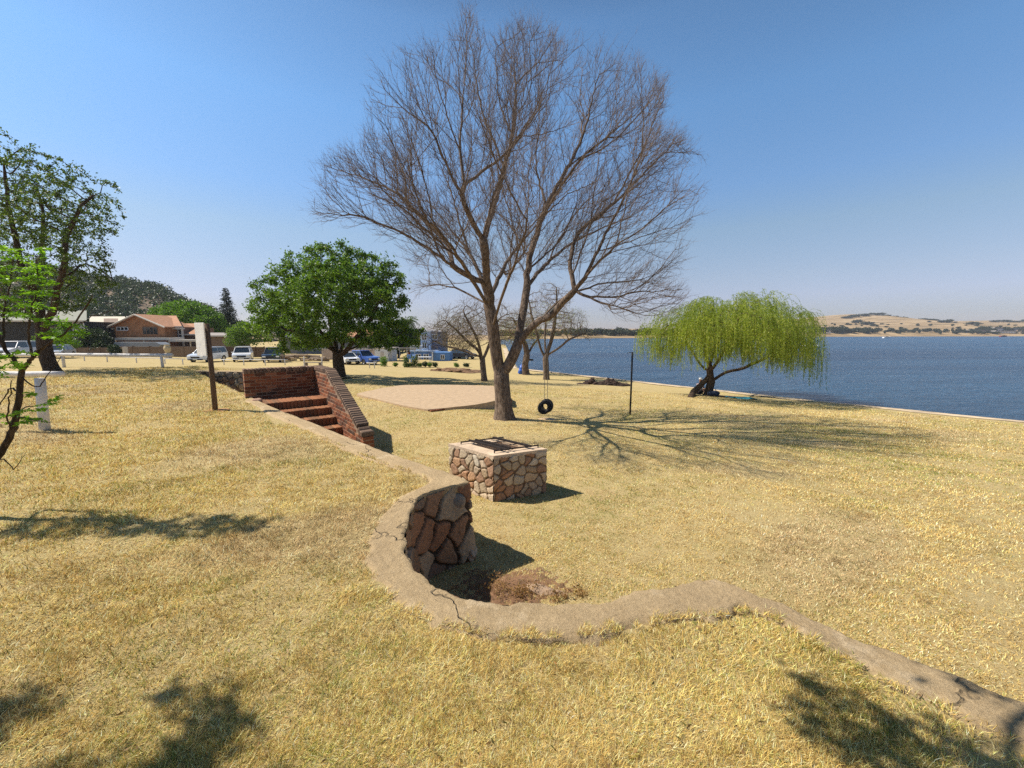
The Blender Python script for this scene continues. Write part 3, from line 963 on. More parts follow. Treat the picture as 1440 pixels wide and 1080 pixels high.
def leaves(cen, size, aspect, seed, droop=0.0, face=None, fold=.25, dirs=None):
    """rhombic leaves, 4 verts folded along the midrib -> two triangles sharing an edge"""
    rg = np.random.RandomState(seed); n = len(cen)
    if dirs is None:
        d = rg.randn(n, 3); d[:, 2] -= droop
    else: d = dirs + .35 * rg.randn(n, 3)
    d /= np.linalg.norm(d, axis=1)[:, None] + 1e-9
    a = np.cross(d, rg.randn(n, 3) + (np.array(face) if face is not None else 0)); a /= np.linalg.norm(a, axis=1)[:, None] + 1e-9
    nn = np.cross(d, a)
    s = (size * rg.uniform(.65, 1.3, n))[:, None]
    w = s * aspect
    V = np.stack([cen, cen + d * s * .5 + a * w * .5 + nn * w * fold, cen + d * s, cen + d * s * .5 - a * w * .5 + nn * w * fold], 1).reshape(-1, 3)
    o = np.arange(n)[:, None] * 4
    Fq = o + np.array([[0, 1, 2, 3]])
    return V, Fq
def blobpts(lobes, n, seed, shell=.55):
    rg = np.random.RandomState(seed)
    w = np.array([l[3] ** 2.2 for l in lobes]); w /= w.sum()
    k = rg.choice(len(lobes), n, p=w)
    L = np.array([l[:4] for l in lobes]); zs = np.array([l[4] if len(l) > 4 else 1. for l in lobes])
    d = rg.randn(n, 3); d /= np.linalg.norm(d, axis=1)[:, None]
    r = rg.uniform(shell ** 3, 1, n) ** (1 / 3)
    d[:, 2] *= zs[k]
    return L[k, :3] + d * (r * L[k, 3])[:, None]

M['bark'] = bark_mat('brown_bark', (.075, .052, .038), (.27, .205, .155))
M['bark_dark'] = bark_mat('dark_bark', (.045, .032, .022), (.12, .085, .06))
M['twig'] = simple('fine_twigs', (.20, .155, .135), .9, .3, 2)
M['twig_grey'] = simple('pale_twigs', (.26, .20, .14), .9, .3, 2)

# ---- the big leafless tree
base = G(711, 589); TY = base.y
def T(px, py, dy=0): return D(px, py, TY + dy)
limbs = [
 ([base - Vector((0, 0, .1)), T(708, 560), T(704, 535), T(700, 515, .02), T(697, 490, -.05), T(693, 460, -.1), T(689, 430, -.15), T(687, 405, -.2)], 0),
 ([T(704, 530), T(718, 508, -.02), T(728, 485, -.1), T(742, 466, -.2), T(757, 452, -.3), T(776, 446, -.5), T(790, 425, -.7), T(805, 413, -.9), T(831, 379, -1.3), T(869, 344, -1.8), T(908, 319, -2.1), T(951, 276, -2.4), T(986, 241, -2.6)], 0),
 ([T(728, 485), T(733, 455, .3), T(738, 425, .6), T(741, 387, 1.0), T(746, 357, 1.2), T(758, 319, 1.5), T(775, 276, 1.8), T(800, 233, 2.0), T(822, 185, 2.2), T(835, 129, 2.3), T(852, 73, 2.3)], 0),
 ([T(687, 405), T(684, 379, -.5), T(681, 344, -.8), T(658, 301, -1.3), T(645, 267, -1.6), T(624, 224, -2), T(607, 185, -2.2), T(585, 142, -2.3), T(570, 99, -2.3)], 0),
 ([T(681, 344), T(686, 320, -.2), T(697, 280, 0), T(708, 241, .3), T(721, 189, .6), T(725, 142, .8), T(723, 86, 1), T(730, 43, 1)], 0),
 ([T(658, 301), T(652, 258, -1.2), T(647, 207, -1.), T(650, 150, -.8), T(657, 65, -.8), T(655, 16, -.8)], 0),
 ([T(687, 405), T(675, 396, -.4), T(641, 379, -.9), T(607, 353, -1.5), T(564, 327, -2.0), T(512, 306, -2.4), T(470, 302, -2.6), T(436, 296, -2.7)], 0),
 ([T(690, 430), T(667, 418, .5), T(641, 405, 1.0), T(607, 400, 1.6), T(583, 410, 2.1), T(556, 420, 2.4)], 0),
 ([T(641, 379), T(630, 344, -.2), T(589, 301, .3), T(551, 267, .9), T(495, 245, 1.4), T(456, 235, 1.8)], 0),
 ([T(805, 413), T(835, 422, -1.4), T(874, 434, -1.9), T(917, 446, -2.3), T(947, 433, -2.6), T(966, 415, -2.8)], 0),
 ([T(805, 413), T(800, 370, -.6), T(813, 327, -.3), T(856, 293, .1), T(908, 241, .5), T(955, 194, .8)], 0),
 ([T(775, 276), T(815, 224, .9), T(865, 185, .5), T(908, 142, .2), T(932, 116, 0)], 0),
 ([T(689, 425), T(700, 395, .8), T(712, 370, 1.6), T(735, 340, 2.3), T(770, 300, 3.0), T(800, 270, 3.6)], 0),
 ([T(692, 440), T(684, 415, 1.0), T(668, 370, 2.0), T(640, 330, 3.0), T(600, 280, 3.6)], 0),
 ([T(741, 400), T(765, 375, 1.8), T(800, 345, 2.8), T(850, 320, 3.6), T(900, 300, 4.1)], 0),
 ([T(694, 460), T(705, 420, -1.4), T(722, 375, -2.4), T(740, 320, -3.2), T(745, 250, -3.7)], 0),
 ([T(757, 452), T(790, 420, .6), T(840, 400, 1.6), T(890, 395, 2.6), T(940, 380, 3.4)], 0),
 ([T(688, 425), T(665, 395, -1.6), T(630, 340, -2.8), T(580, 290, -3.7)], 0),
]
nodes, par = limb_nodes(limbs, .14)
outline = np.array([(430,298),(436,250),(470,218),(515,200),(512,150),(535,100),(560,70),(590,68),(622,60),(640,38),(655,5),(672,30),(690,60),(720,28),(750,30),(775,42),(790,62),(815,60),(840,50),(880,60),(900,88),(935,118),(934,160),(925,175),(960,195),(995,225),(985,262),(992,300),(965,335),(955,372),(940,395),(965,410),(950,440),(900,455),(850,440),(800,400),(760,395),(690,395),(640,400),(600,418),(560,425),(585,400),(600,385),(560,360),(520,345),(470,330)])
c0_ = (712., 330.)
OUT_ = [tuple(p) for p in outline]
def inside_crown(p):
    d = Vector(p) - Vector((0, 0, EYE))
    w = d.y * CP - d.z * SP
    px = 720 + F * d.x / w; py = 540 - F * (d.y * SP + d.z * CP) / w
    c = False; n_ = len(OUT_)
    for a in range(n_):
        x1, y1 = OUT_[a]; x2, y2 = OUT_[a - 1]
        if (y1 > py) != (y2 > py) and px < (x2 - x1) * (py - y1) / (y2 - y1) + x1: c = not c
    if not c: return False
    rho = min(.97, math.hypot((px - c0_[0]) / 290, (py - c0_[1]) / 325))
    return abs(p[1] - TY) < 5.2 * math.sqrt(1 - rho * rho) + .5
OCC = {}
def ramify(nodes, par, src, every, L, ang, rnd, stepn, up, outw, cen, noise_, taper=None, cap=5, vox=.5):
    OCC = {}
    """side shoots along the chains in src; returns the indices of the new nodes, shoot by shoot"""
    new = []; 
    kid = {}
    for i_, p_ in enumerate(par): kid.setdefault(p_, []).append(i_)
    side = 1
    for i_ in src:
        if par[i_] < 0 or rnd.random() > every: continue
        p = Vector(nodes[i_]); d0 = (p - Vector(nodes[par[i_]])).normalized()
        rv = Vector((rnd.gauss(0, 1), rnd.gauss(0, 1), rnd.gauss(0, 1)))
        o = (p - cen).normalized()
        pv = rv + o * .9; pv = (pv - d0 * pv.dot(d0)).normalized()
        th = R(rnd.uniform(*ang)); d = (d0 * math.cos(th) + pv * math.sin(th)).normalized()
        ll = L * rnd.uniform(.55, 1.2) * (taper(i_) if taper else 1)
        tg = p + d * ll * .7; key = (int(tg.x / vox // 1), int(tg.y / vox // 1), int(tg.z / vox // 1))
        if OCC.get(key, 0) >= cap: continue
        OCC[key] = OCC.get(key, 0) + 1
        prev = i_; n_ = max(2, int(ll / stepn)); bend = Vector((rnd.gauss(0, 1), rnd.gauss(0, 1), rnd.gauss(0, 1))) * noise_ * .4
        for k in range(n_):
            o = (p - cen).normalized()
            d = (d + Vector((0, 0, up)) + o * outw + bend + Vector((rnd.gauss(0, 1), rnd.gauss(0, 1), rnd.gauss(0, 1))) * noise_).normalized()
            p = p + d * stepn
            if not inside_crown(p): break
            nodes.append(tuple(p)); par.append(prev); prev = len(nodes) - 1; new.append(prev)
    return new
rnd = random.Random(11)
CEN = Vector(T(705, 470))
def dist_taper(i_):
    p = Vector(nodes[i_]); h_ = (p - CEN).length
    return 1.25 - .07 * h_ if h_ > 1 else .8
nodes = [tuple(n_) for n_ in nodes]; par = list(par)
src = [i_ for i_ in range(len(nodes)) if nodes[i_][2] > 2.4 or abs(nodes[i_][0] - base.x) > 1.3]
l0 = ramify(nodes, par, src, .10, 3.6, (28, 48), rnd, .16, .006, .05, CEN, .05, None, 1, 1.3)
l1 = ramify(nodes, par, src + l0, .5, 2.2, (28, 50), rnd, .15, .012, .05, CEN, .06, dist_taper, 1, .75)
l2 = ramify(nodes, par, src + l0 + l1, .5, 1.1, (28, 52), rnd, .12, .02, .045, CEN, .075, None, 1, .5)
l3 = ramify(nodes, par, l0 + l1 + l2 + src[::3], .4, .55, (28, 55), rnd, .11, .03, .03, CEN, .09, None, 1, .33)
print('shoots', len(l0), len(l1), len(l2), len(l3))
nodes = np.array(nodes); par = np.array(par)
rg = np.random.RandomState(12)
nodes = smooth_nodes(nodes, par, 2)
r, kids, cnt = radii_of(nodes, par, .0036, .235)
print('bare tree nodes', len(nodes), 'tips', (kids == 0).sum())
tree = thing('bare_tree', 'tall spreading leafless tree in the middle of the lawn with a tyre swing', 'tree', base)
tree_off = np.array(base)
V, Fq = skeleton_mesh(nodes, par, r, flare=.75)
npmesh('trunk', V - tree_off, Fq, M['bark'], tree, True)
# fine twigs along all thin branches
thin = np.where((r < .016) & (par >= 0))[0]
thin = thin[rg.rand(len(thin)) < .85]
print('twigs', len(thin))
dirs = nodes[thin] - nodes[par[thin]]; dirs /= np.linalg.norm(dirs, axis=1)[:, None] + 1e-9
outw = nodes[thin] - (np.array(base) + (0, 0, 3.5)); outw /= np.linalg.norm(outw, axis=1)[:, None]
dirs = dirs + .25 * outw + .38 * rg.randn(*dirs.shape) + (0, 0, .1); dirs /= np.linalg.norm(dirs, axis=1)[:, None]
V, Fq, tips, td = twig_mesh(nodes[thin], dirs, .34, .0028, 5, 3, 2, .3, .42, .12)
print('twigs', len(thin))
npmesh('twigs', V - tree_off, Fq, M['twig'], tree)

def leafy_tree(name, label, cat, lobes, limbs, trunk_r, leafm, bark, n_attr, n_leaf, lsize, seed, group=None, step=.3, shell=.45, clump=.28, aspect=.45, tip=.008, infl=3, droop=.2, kill=None, leaves_at_tips=True, extra=.25, parent_loc=None):
    b = Vector(limbs[0][0][0])
    t = thing(name, label, cat, b, 0, group)
    nodes, par = limb_nodes(limbs, step * .8)
    A = blobpts(lobes, n_attr, seed, shell)
    nodes, par = colonize(A, nodes, par, step, kill or step * 1.1, infl, 80, (0, 0, .06), .15, seed, 3, .4)
    nodes = smooth_nodes(nodes, par, 1)
    r, kids, cnt = radii_of(nodes, par, tip, trunk_r)
    V, Fq = skeleton_mesh(nodes, par, r, flare=.3)
    npmesh('trunk', V - np.array(b), Fq, bark, t, True)
    rg = np.random.RandomState(seed + 1)
    cand = np.where((cnt <= 3) & (np.arange(len(nodes)) > 5))[0]
    k = rg.choice(cand, n_leaf)
    w = rg.uniform(.35, 1, len(nodes)) ** 1.2
    cen = nodes[k] + rg.randn(n_leaf, 3) * clump * w[k][:, None] * np.array([1, 1, .75])
    V, Fq = leaves(cen, lsize, aspect, seed + 2, droop)
    npmesh('crown', V - np.array(b), Fq, leafm, t)
    return t, nodes, r

# ---- the big green tree left of the middle
gt = G(478, 533); GY = 26.0
gt = Vector((D(478, 530, GY).x, GY, gz(D(478, 530, GY).x, GY)))
def g_(px, py, dy=0): return D(px, py, GY + dy)
ppm = F / GY
lob = []
for px, py, rp, dy in [(475,370,34,0),(420,385,34,.5),(520,385,38,0),(395,410,34,0),(545,400,28,.3),(470,410,46,-2.2),(430,430,40,-2),(515,430,42,-2),(378,440,30,0),(400,465,36,0),(360,462,16,.2),(440,460,38,-1.5),(500,455,34,-2),(540,440,32,0),(560,425,16,0),(545,468,28,0),(575,470,22,1),(430,480,24,1),(520,475,22,1.5),(475,400,40,2.8),(425,420,40,2.8),(520,420,40,2.8),(390,450,34,2.5),(450,352,14,0),(480,350,14,0),(405,358,12,.2)]:
    c = g_(px, py, dy); lob.append((c.x, c.y, c.z, rp / ppm, .85))
limbs = [([gt, g_(476, 514), g_(474, 500), g_(462, 480), g_(445, 455), g_(430, 430), g_(415, 405)], 0),
         ([g_(475, 502), g_(483, 485, .3), g_(485, 460, .5), g_(480, 420, .4), g_(475, 380)], 0),
         ([g_(475, 504), g_(488, 492, -.3), g_(500, 478, -.6), g_(520, 450, -.9), g_(535, 420, -.6)], 0),
         ([g_(488, 492), g_(510, 484, .3), g_(535, 478, .8), g_(560, 470, 1)], 0),
         ([g_(470, 494), g_(452, 482, -1), g_(425, 470, -1.4), g_(400, 462, -1)], 0),
         ([g_(475, 500), g_(470, 470, 1.2), g_(455, 430, 2), g_(440, 400, 2.5)], 0)]
M['leaf_green'] = leaf_mat('deep_green_leaves', [(.04, .09, .018), (.10, .19, .032), (.19, .29, .055), (.06, .13, .022)], .4)
M['leaf_olive'] = leaf_mat('olive_leaves', [(.04, .07, .022), (.075, .12, .03), (.12, .17, .045), (.055, .09, .025)], .4)
M['leaf_dark'] = leaf_mat('dark_leaves', [(.016, .035, .012), (.03, .055, .018), (.045, .075, .02)], .2)
M['leaf_bright'] = leaf_mat('bright_green_leaves', [(.13, .27, .02), (.20, .38, .03), (.25, .45, .05), (.10, .22, .02)], .45)
M['leaf_lime'] = leaf_mat('lime_crown_leaves', [(.07, .16, .012), (.12, .24, .018), (.17, .30, .025)], .3)
M['leaf_willow'] = leaf_mat('willow_leaves', [(.12, .19, .02), (.30, .36, .04), (.22, .30, .03), (.46, .44, .12)], .4)
M['leaf_dry'] = leaf_mat('dry_olive_leaves', [(.12, .10, .03), (.17, .14, .04), (.09, .10, .03)], .3)
leafy_tree('broadleaf_tree', 'dense rounded dark green tree behind the brick stairway', 'tree', lob, limbs, .34, M['leaf_green'], M['bark_dark'], 1500, 62000, .18, 21, clump=.23, step=.36)

# ---- leaning tree at the far left
def lt(px, py, dy=0): return D(px, py, 17.2 + dy)
b_ = G(74, 523); LY = b_.y
def lt(px, py, dy=0): return D(px, py, LY + dy)
pm = F / LY
lob = []
for px, py, rp, dy in [(10,215,34,0),(50,240,40,0),(95,265,40,0),(140,280,32,0),(160,262,14,0),(60,290,60,-1.5),(15,300,60,0),(110,310,44,1),(60,350,60,0),(110,370,44,-1),(20,370,60,1.5),(90,400,44,0),(30,420,44,0),(150,320,24,0),(-40,280,60,0),(-60,350,70,0),(60,300,60,2.5),(155,370,18,0),(100,420,26,.5),(-30,420,40,0),(40,205,16,0)]:
    c = lt(px, py, dy); lob.append((c.x, c.y, c.z, rp / pm, .9))
limbs = [([b_ - Vector((0, 0, .1)), lt(66, 500), lt(62, 480), lt(58, 455), lt(50, 420), lt(35, 380), lt(20, 330), lt(10, 280), lt(5, 230)], 0),
         ([lt(60, 470), lt(75, 430, -.4), lt(90, 380, -.6), lt(95, 330, -.5), lt(115, 290, -.3), lt(140, 270)], 0),
         ([lt(58, 460), lt(30, 430, .6), lt(-10, 400, 1), lt(-50, 350, 1.2), lt(-60, 300, 1.2)], 0),
         ([lt(45, 405), lt(60, 350, 1.2), lt(60, 300, 1.8), lt(50, 240, 2)], 0),
         ([lt(88, 385), lt(120, 370, .3), lt(150, 385, .4), lt(165, 400, .4)], 0)]
leafy_tree('leaning_tree', 'big dark feathery tree with a leaning trunk at the left behind the white rail', 'tree', lob, limbs, .23, M['leaf_olive'], M['bark_dark'], 1700, 27000, .11, 31, clump=.11, step=.3, shell=.1, tip=.007, infl=2.5)

# ---- willow by the water
wb_ = G(1001, 557); WY = wb_.y
def w_(px, py, dy=0): return D(px, py, WY + dy)
b1 = G(971, 559)
limbs = [([w_(995, 558) - Vector((0, 0, .1)), w_(998, 545), w_(999, 530), w_(998, 515), w_(992, 500), w_(990, 480), w_(985, 455), w_(980, 435)], 0),
         ([w_(999, 535), w_(1010, 530, -.2), w_(1022, 522, -.3), w_(1040, 520, -.5), w_(1060, 512, -.7), w_(1085, 500, -.8), w_(1110, 480, -.8), w_(1125, 465, -.8)], 0),
         ([w_(999, 524), w_(988, 518, .3), w_(980, 505, .5), w_(965, 480, .7), w_(950, 455, .8), w_(930, 465, .9)], 0),
         ([w_(997, 515), w_(1005, 490, .8), w_(1020, 460, 1.2), w_(1045, 440, 1.4), w_(1070, 435, 1.5)], 0),
         ([w_(998, 520), w_(1015, 500, -1.2), w_(1030, 470, -2), w_(1040, 445, -2.3)], 0),
         ([w_(992, 500), w_(1000, 470, 2), w_(1010, 440, 3)], 0)]
lob = []
wpm = F / WY
for px, py, rp, dy in [(960,455,30,0),(1000,440,28,0),(1040,440,34,0),(1085,450,32,0),(1115,460,26,-.3),(925,470,20,0),(1000,445,36,2.6),(1050,445,40,2.4),(1000,450,36,-2.4),(1050,450,40,-2.6),(950,485,22,0),(1000,488,20,-1.6),(1060,485,24,-1.2),(1115,492,22,-.8),(1085,485,22,1.2),(930,490,18,.5),(960,460,28,-1.5),(1095,465,30,-1.8),(1135,478,16,-.4)]:
    c = w_(px, py, dy); lob.append((c.x, c.y, c.z, rp / wpm, .7))
wt = thing('willow_tree', 'bright green weeping willow leaning over the grass at the edge of the lake', 'tree', limbs[0][0][0])
wo_ = np.array(wt.location)
nodes, par = limb_nodes(limbs, .3)
A = blobpts(lob, 900, 5, .2)
nodes, par = colonize(A, nodes, par, .28, .32, 3, 60, (0, 0, .05), .15, 3, 3, .4)
nodes = smooth_nodes(nodes, par, 1)
r, kids, cnt = radii_of(nodes, par, .008, .22)
V, Fq = skeleton_mesh(nodes, par, r, flare=.3)
npmesh('trunk', V - wo_, Fq, M['bark_dark'], wt, True)
mb = MB(); mb.tube([b1 - Vector((0, 0, .1)), w_(975, 551), w_(984, 543), w_(994, 533), w_(999, 524)], [.20, .17, .155, .14, .12], 10)
o = mb.build('leaning_stem', M['bark_dark'], wt, True); o.data.transform(Matrix.Translation(-wt.location))
rg = np.random.RandomState(8)
cand = np.where((r < .03))[0]
k = rg.choice(cand, 5200)
S = nodes[k] + rg.randn(len(k), 3) * (.2, .2, .1)
_q = np.sin(S[:, 0] * 2.9 + 1.5 * np.sin(S[:, 1] * 2.1)) * np.cos(S[:, 1] * 2.6 + S[:, 2] * 1.9) + .35 * rg.randn(len(S))
keep_ = _q > -.12
k = k[keep_]; S = S[keep_]; _q = _q[keep_]
S[:, 2] += .15
pxs = 720 + S[:, 0] / S[:, 1] * F
zbot = np.interp(pxs, [900, 930, 950, 985, 1010, 1040, 1075, 1110, 1140, 1165], [D(0, p, WY).z for p in (512, 520, 524, 520, 512, 520, 526, 536, 548, 530)])
Ls = np.clip((S[:, 2] - zbot) * np.clip(rg.uniform(.3, .95, len(k)) + .18 * np.sin(S[:, 0] * 4.3 + S[:, 1] * 3), .15, 1.12), .3, 2.8)
VV = []; FF = []; bse = 0; LC = []; LD = []
segn = 9
out = (S - np.array(w_(1010, 460))) * (1, 1, 0); out /= np.linalg.norm(out, axis=1)[:, None] + 1e-6
P = S.copy(); d = out * .8 + rg.randn(len(k), 3) * .3 + (0, 0, .55); prev = P
for s in range(segn):
    d = d / np.linalg.norm(d, axis=1)[:, None]
    st_ = (Ls / segn * 1.15)[:, None]
    Q = P + d * st_
    a = np.cross(d, (0.3, .7, .1)); a /= np.linalg.norm(a, axis=1)[:, None] + 1e-9; a *= .0035
    V = np.stack([P - a, P + a, Q + a, Q - a], 1).reshape(-1, 3)
    FF.append(np.arange(len(k) * 4).reshape(-1, 4) + bse); VV.append(V); bse += len(V)
    for q in range(5):
        LC.append(P + (Q - P) * rg.rand(len(k), 1)); LD.append(d * .8 + rg.randn(len(k), 3) * .35 + (0, 0, -.25))
    P = Q; d = d * .62 + np.array([0, 0, -.62]) + rg.randn(len(k), 3) * .05
npmesh('strands', np.concatenate(VV) - wo_, np.concatenate(FF), M['leaf_willow'], wt)
LC = np.concatenate(LC); LD = np.concatenate(LD)
V, Fq = leaves(LC, .105, .2, 4, dirs=LD)
npmesh('crown', V - wo_, Fq, M['leaf_willow'], wt)

# ---- the sparse trees on the lawn behind
def bare_small(name, label, bpx, bpy, limbs_px, lobes_px, tr, seed, n_attr=900, twigm='twig_grey', leafn=0, leafm=None, Y=None, tl=.4, group=None):
    b = G(bpx, bpy); Yb = b.y
    def f(px, py, dy=0): return D(px, py, Yb + dy)
    limbs = [([b - Vector((0, 0, .1))] + [f(*p) for p in L], 0) if i == 0 else ([f(*p) for p in L], 0) for i, L in enumerate(limbs_px)]
    pm = F / Yb
    lob = [(*f(px, py, dy), rp / pm, .9) for px, py, rp, dy in lobes_px]
    t = thing(name, label, 'tree', b, 0, group)
    nodes, par = limb_nodes(limbs, .25)
    A = blobpts(lob, int(n_attr * 1.8), seed, .15)
    nodes, par = colonize(A, nodes, par, .22, .24, 3, 90, (0, 0, .02), .10, seed, 3, .8)
    nodes = smooth_nodes(nodes, par, 1)
    r, kids, cnt = radii_of(nodes, par, .009, tr)
    V, Fq = skeleton_mesh(nodes, par, r, flare=.3)
    npmesh('trunk', V - np.array(b), Fq, M['bark'], t, True)
    thin = np.repeat(np.where((r < .03) & (par >= 0))[0], 2)
    rg = np.random.RandomState(seed)
    dirs = nodes[thin] - nodes[par[thin]]; dirs /= np.linalg.norm(dirs, axis=1)[:, None] + 1e-9
    dirs = dirs + .5 * rg.randn(*dirs.shape); dirs /= np.linalg.norm(dirs, axis=1)[:, None]
    V, Fq, tips, td = twig_mesh(nodes[thin], dirs, tl * 1.25, .007, seed, 3, 2, .2, .5, .15)
    npmesh('twigs', V - np.array(b), Fq, M[twigm], t)
    if leafn:
        k = rg.choice(len(tips), leafn)
        k = k[(tips[k, 2] < np.quantile(tips[:, 2], .8))]
        V, Fq = leaves(tips[k] + rg.randn(len(k), 3) * .08, .10, .35, seed + 3, .2)
        npmesh('crown', V - np.array(b), Fq, leafm, t)
    return t
bare_small('sparse_tree', 'wide flat crowned tree losing its leaves left of the big trunk', 681, 536,
    [[(680, 520, 0), (678, 505, 0), (672, 492, 0), (655, 478, 0), (640, 462, 0), (625, 450, 0)], [(680, 507, 0), (686, 490, .4), (692, 470, .5), (700, 450, .5)], [(679, 505, 0), (672, 480, -.6), (660, 455, -1), (650, 435, -1)], [(676, 502, 0), (660, 497, .5), (640, 490, 1), (620, 485, 1.4)]],
    [(640,455,30,0),(620,470,24,0),(660,440,24,0),(690,445,28,0),(650,470,30,-1.4),(650,470,30,1.4),(715,455,26,0),(735,460,22,0),(605,485,14,0),(700,470,20,0)], .20, 41, 1000, 'twig_grey', 5000, M['leaf_dry'])
bare_small('thinning_tree', 'bare forked tree with a short thick trunk near the water', 768, 534,
    [[(768, 520, 0), (768, 500, 0), (775, 480, 0), (780, 455, 0), (783, 420, 0), (782, 400, 0)], [(768, 505, 0), (760, 490, 0), (755, 470, 0), (748, 445, 0), (742, 415, 0)], [(769, 500, 0), (785, 490, -.4), (800, 478, -.6), (820, 470, -.6)], [(768, 498, 0), (766, 470, .8), (768, 440, 1)]],
    [(783,420,22,0),(760,430,24,0),(745,440,20,0),(805,455,22,0),(785,450,24,1),(785,450,24,-1),(822,468,14,0),(770,405,12,0)], .24, 43, 600, 'twig_grey', 1500, M['leaf_willow'])
bare_small('waterside_tree', 'crooked dark tree leaning beside a blue drum near the shore', 740, 527,
    [[(738, 515, 0), (741, 503, 0), (740, 492, 0), (736, 478, 0), (728, 460, 0), (720, 445, 0)], [(741, 500, 0), (750, 485, .3), (762, 470, .4)], [(738, 485, 0), (730, 475, -.5), (722, 468, -.6)]],
    [(735,455,20,0),(722,460,22,0),(750,470,20,0),(735,470,22,1),(712,470,16,0)], .30, 47, 500, 'twig_grey', 3500, M['leaf_willow'])

# ---- sapling in the left foreground
SY = 3.35
sb = Vector((D(-45, 700, SY).x, SY, gz(D(-45, 700, SY).x, SY)))
def s_(px, py, dy=0): return D(px, py, SY + dy)
sap = thing('sapling', 'thin dark sapling with fresh bright green leaves at the left edge', 'tree', sb)
so = Vector(sb)
mb = MB()
def stick(pts, r0, r1):
    P = densify(np.array([tuple(Vector(p) - so) for p in pts]), 4)
    rgs = np.random.RandomState(len(mb.v) % 999)
    P[1:-1] += rgs.randn(len(P) - 2, 3) * .004
    mb.tube([Vector(p) for p in P], list(np.linspace(r0, r1, len(P))), 7)
br = [([sb - Vector((0, 0, .05)), s_(-22, 665), s_(0, 637), s_(17, 608), s_(24, 580), s_(28, 552), s_(31, 522)], .028, .02),
 ([s_(31, 522), s_(20, 508), s_(8, 492), s_(-5, 470), s_(-20, 440), s_(-30, 400)], .017, .006),
 ([s_(31, 522), s_(38, 512, -.05), s_(46, 502, -.08), s_(58, 490, -.1), s_(74, 480, -.1), s_(98, 462, -.1), s_(125, 425, -.1), s_(131, 415, -.1)], .017, .003),
 ([s_(46, 502, -.08), s_(41, 485), s_(40, 462), s_(44, 440), s_(50, 415), s_(53, 390), s_(50, 360)], .010, .003),
 ([s_(8, 492), s_(4, 460, .1), s_(6, 430, .15), s_(14, 400, .2), s_(18, 360, .2)], .010, .003),
 ([s_(98, 462, -.1), s_(130, 445, 0), s_(158, 436, 0)], .004, .002),
 ([s_(28, 552), s_(15, 545, .1), s_(5, 560, .2), s_(-10, 585, .2)], .008, .003),
 ([s_(24, 580), s_(40, 572, .1), s_(60, 568, .1), s_(76, 562, .1)], .006, .002),
 ([s_(17, 608), s_(10, 585, -.1), s_(14, 560, -.2), s_(16, 535, -.25)], .007, .003),
 ([s_(24, 585), s_(45, 590, -.1), s_(70, 594, -.1)], .005, .002),
 ([s_(-10, 650), s_(5, 645, -.1), s_(20, 660, -.1), s_(35, 640, -.1)], .006, .002),
 ([s_(44, 440), s_(60, 432), s_(80, 445), s_(90, 462)], .005, .002),
 ([s_(30, 530), s_(50, 545, -.1), s_(66, 530, -.1), s_(84, 505, -.1)], .006, .002),
 ([s_(-22, 665), s_(-40, 600, .2), s_(-50, 500, .2), s_(-40, 420, .3)], .02, .006),
 ([s_(-50, 520, .2), s_(-110, 460, .2), s_(-190, 420, .1), s_(-290, 400, .0)], .014, .004),
 ([s_(-110, 460, .2), s_(-140, 400, .1), s_(-150, 340, .0), s_(-140, 310, 0)], .010, .003),
 ([s_(-190, 420, .1), s_(-220, 370, .1), s_(-230, 320, 0)], .008, .003)]
for P_, a_, b__ in br: stick(P_, a_, b__)
mb.build('trunk', M['bark_dark'], sap, True)
rg = np.random.RandomState(6); cs = []; ds = []
spots = [(rg.uniform(-300, -25), rg.uniform(300, 470)) for _ in range(95)] + [(50,348),(15,347),(22,360),(55,375),(62,385),(38,392),(48,412),(55,430),(20,420),(30,440),(88,458),(98,470),(78,452),(104,468),(70,470),(8,500),(30,497),(45,555),(55,572),(66,566),(20,592),(40,585),(10,440),(3,395),(8,372),(60,450),(80,478),(65,395),(42,378),(58,408),(-5,360),(-12,420),(-20,470),(74,560),(52,590),(5,350),(12,500),(90,475),(3,515),(22,510),(5,585),(30,575),(28,597),(-10,385),(34,428),(95,455)]
for px, py in spots:
    c = np.array(s_(px + rg.uniform(-3, 3), py + rg.uniform(-3, 3), rg.uniform(-.18, .15)))
    big = 1.0 if py < 520 else .6
    for f in range(5 if py < 520 else 4):
        ax = rg.randn(3); ax[2] = -.25 + .3 * rg.randn(); ax /= np.linalg.norm(ax)
        L = .085 * big
        for q in range(9):
            t = q / 8
            side = np.cross(ax, (0, 0, 1)); side /= np.linalg.norm(side) + 1e-9
            for sg in (-1, 1):
                cs.append(c + ax * L * t); ds.append(ax * .5 + side * sg + (0, 0, -.1))
cs = np.array(cs); ds = np.array(ds)
V, Fq = leaves(cs, .032, .36, 2, dirs=ds, fold=.1)
npmesh('crown', V - np.array(so), Fq, M['leaf_bright'], sap)

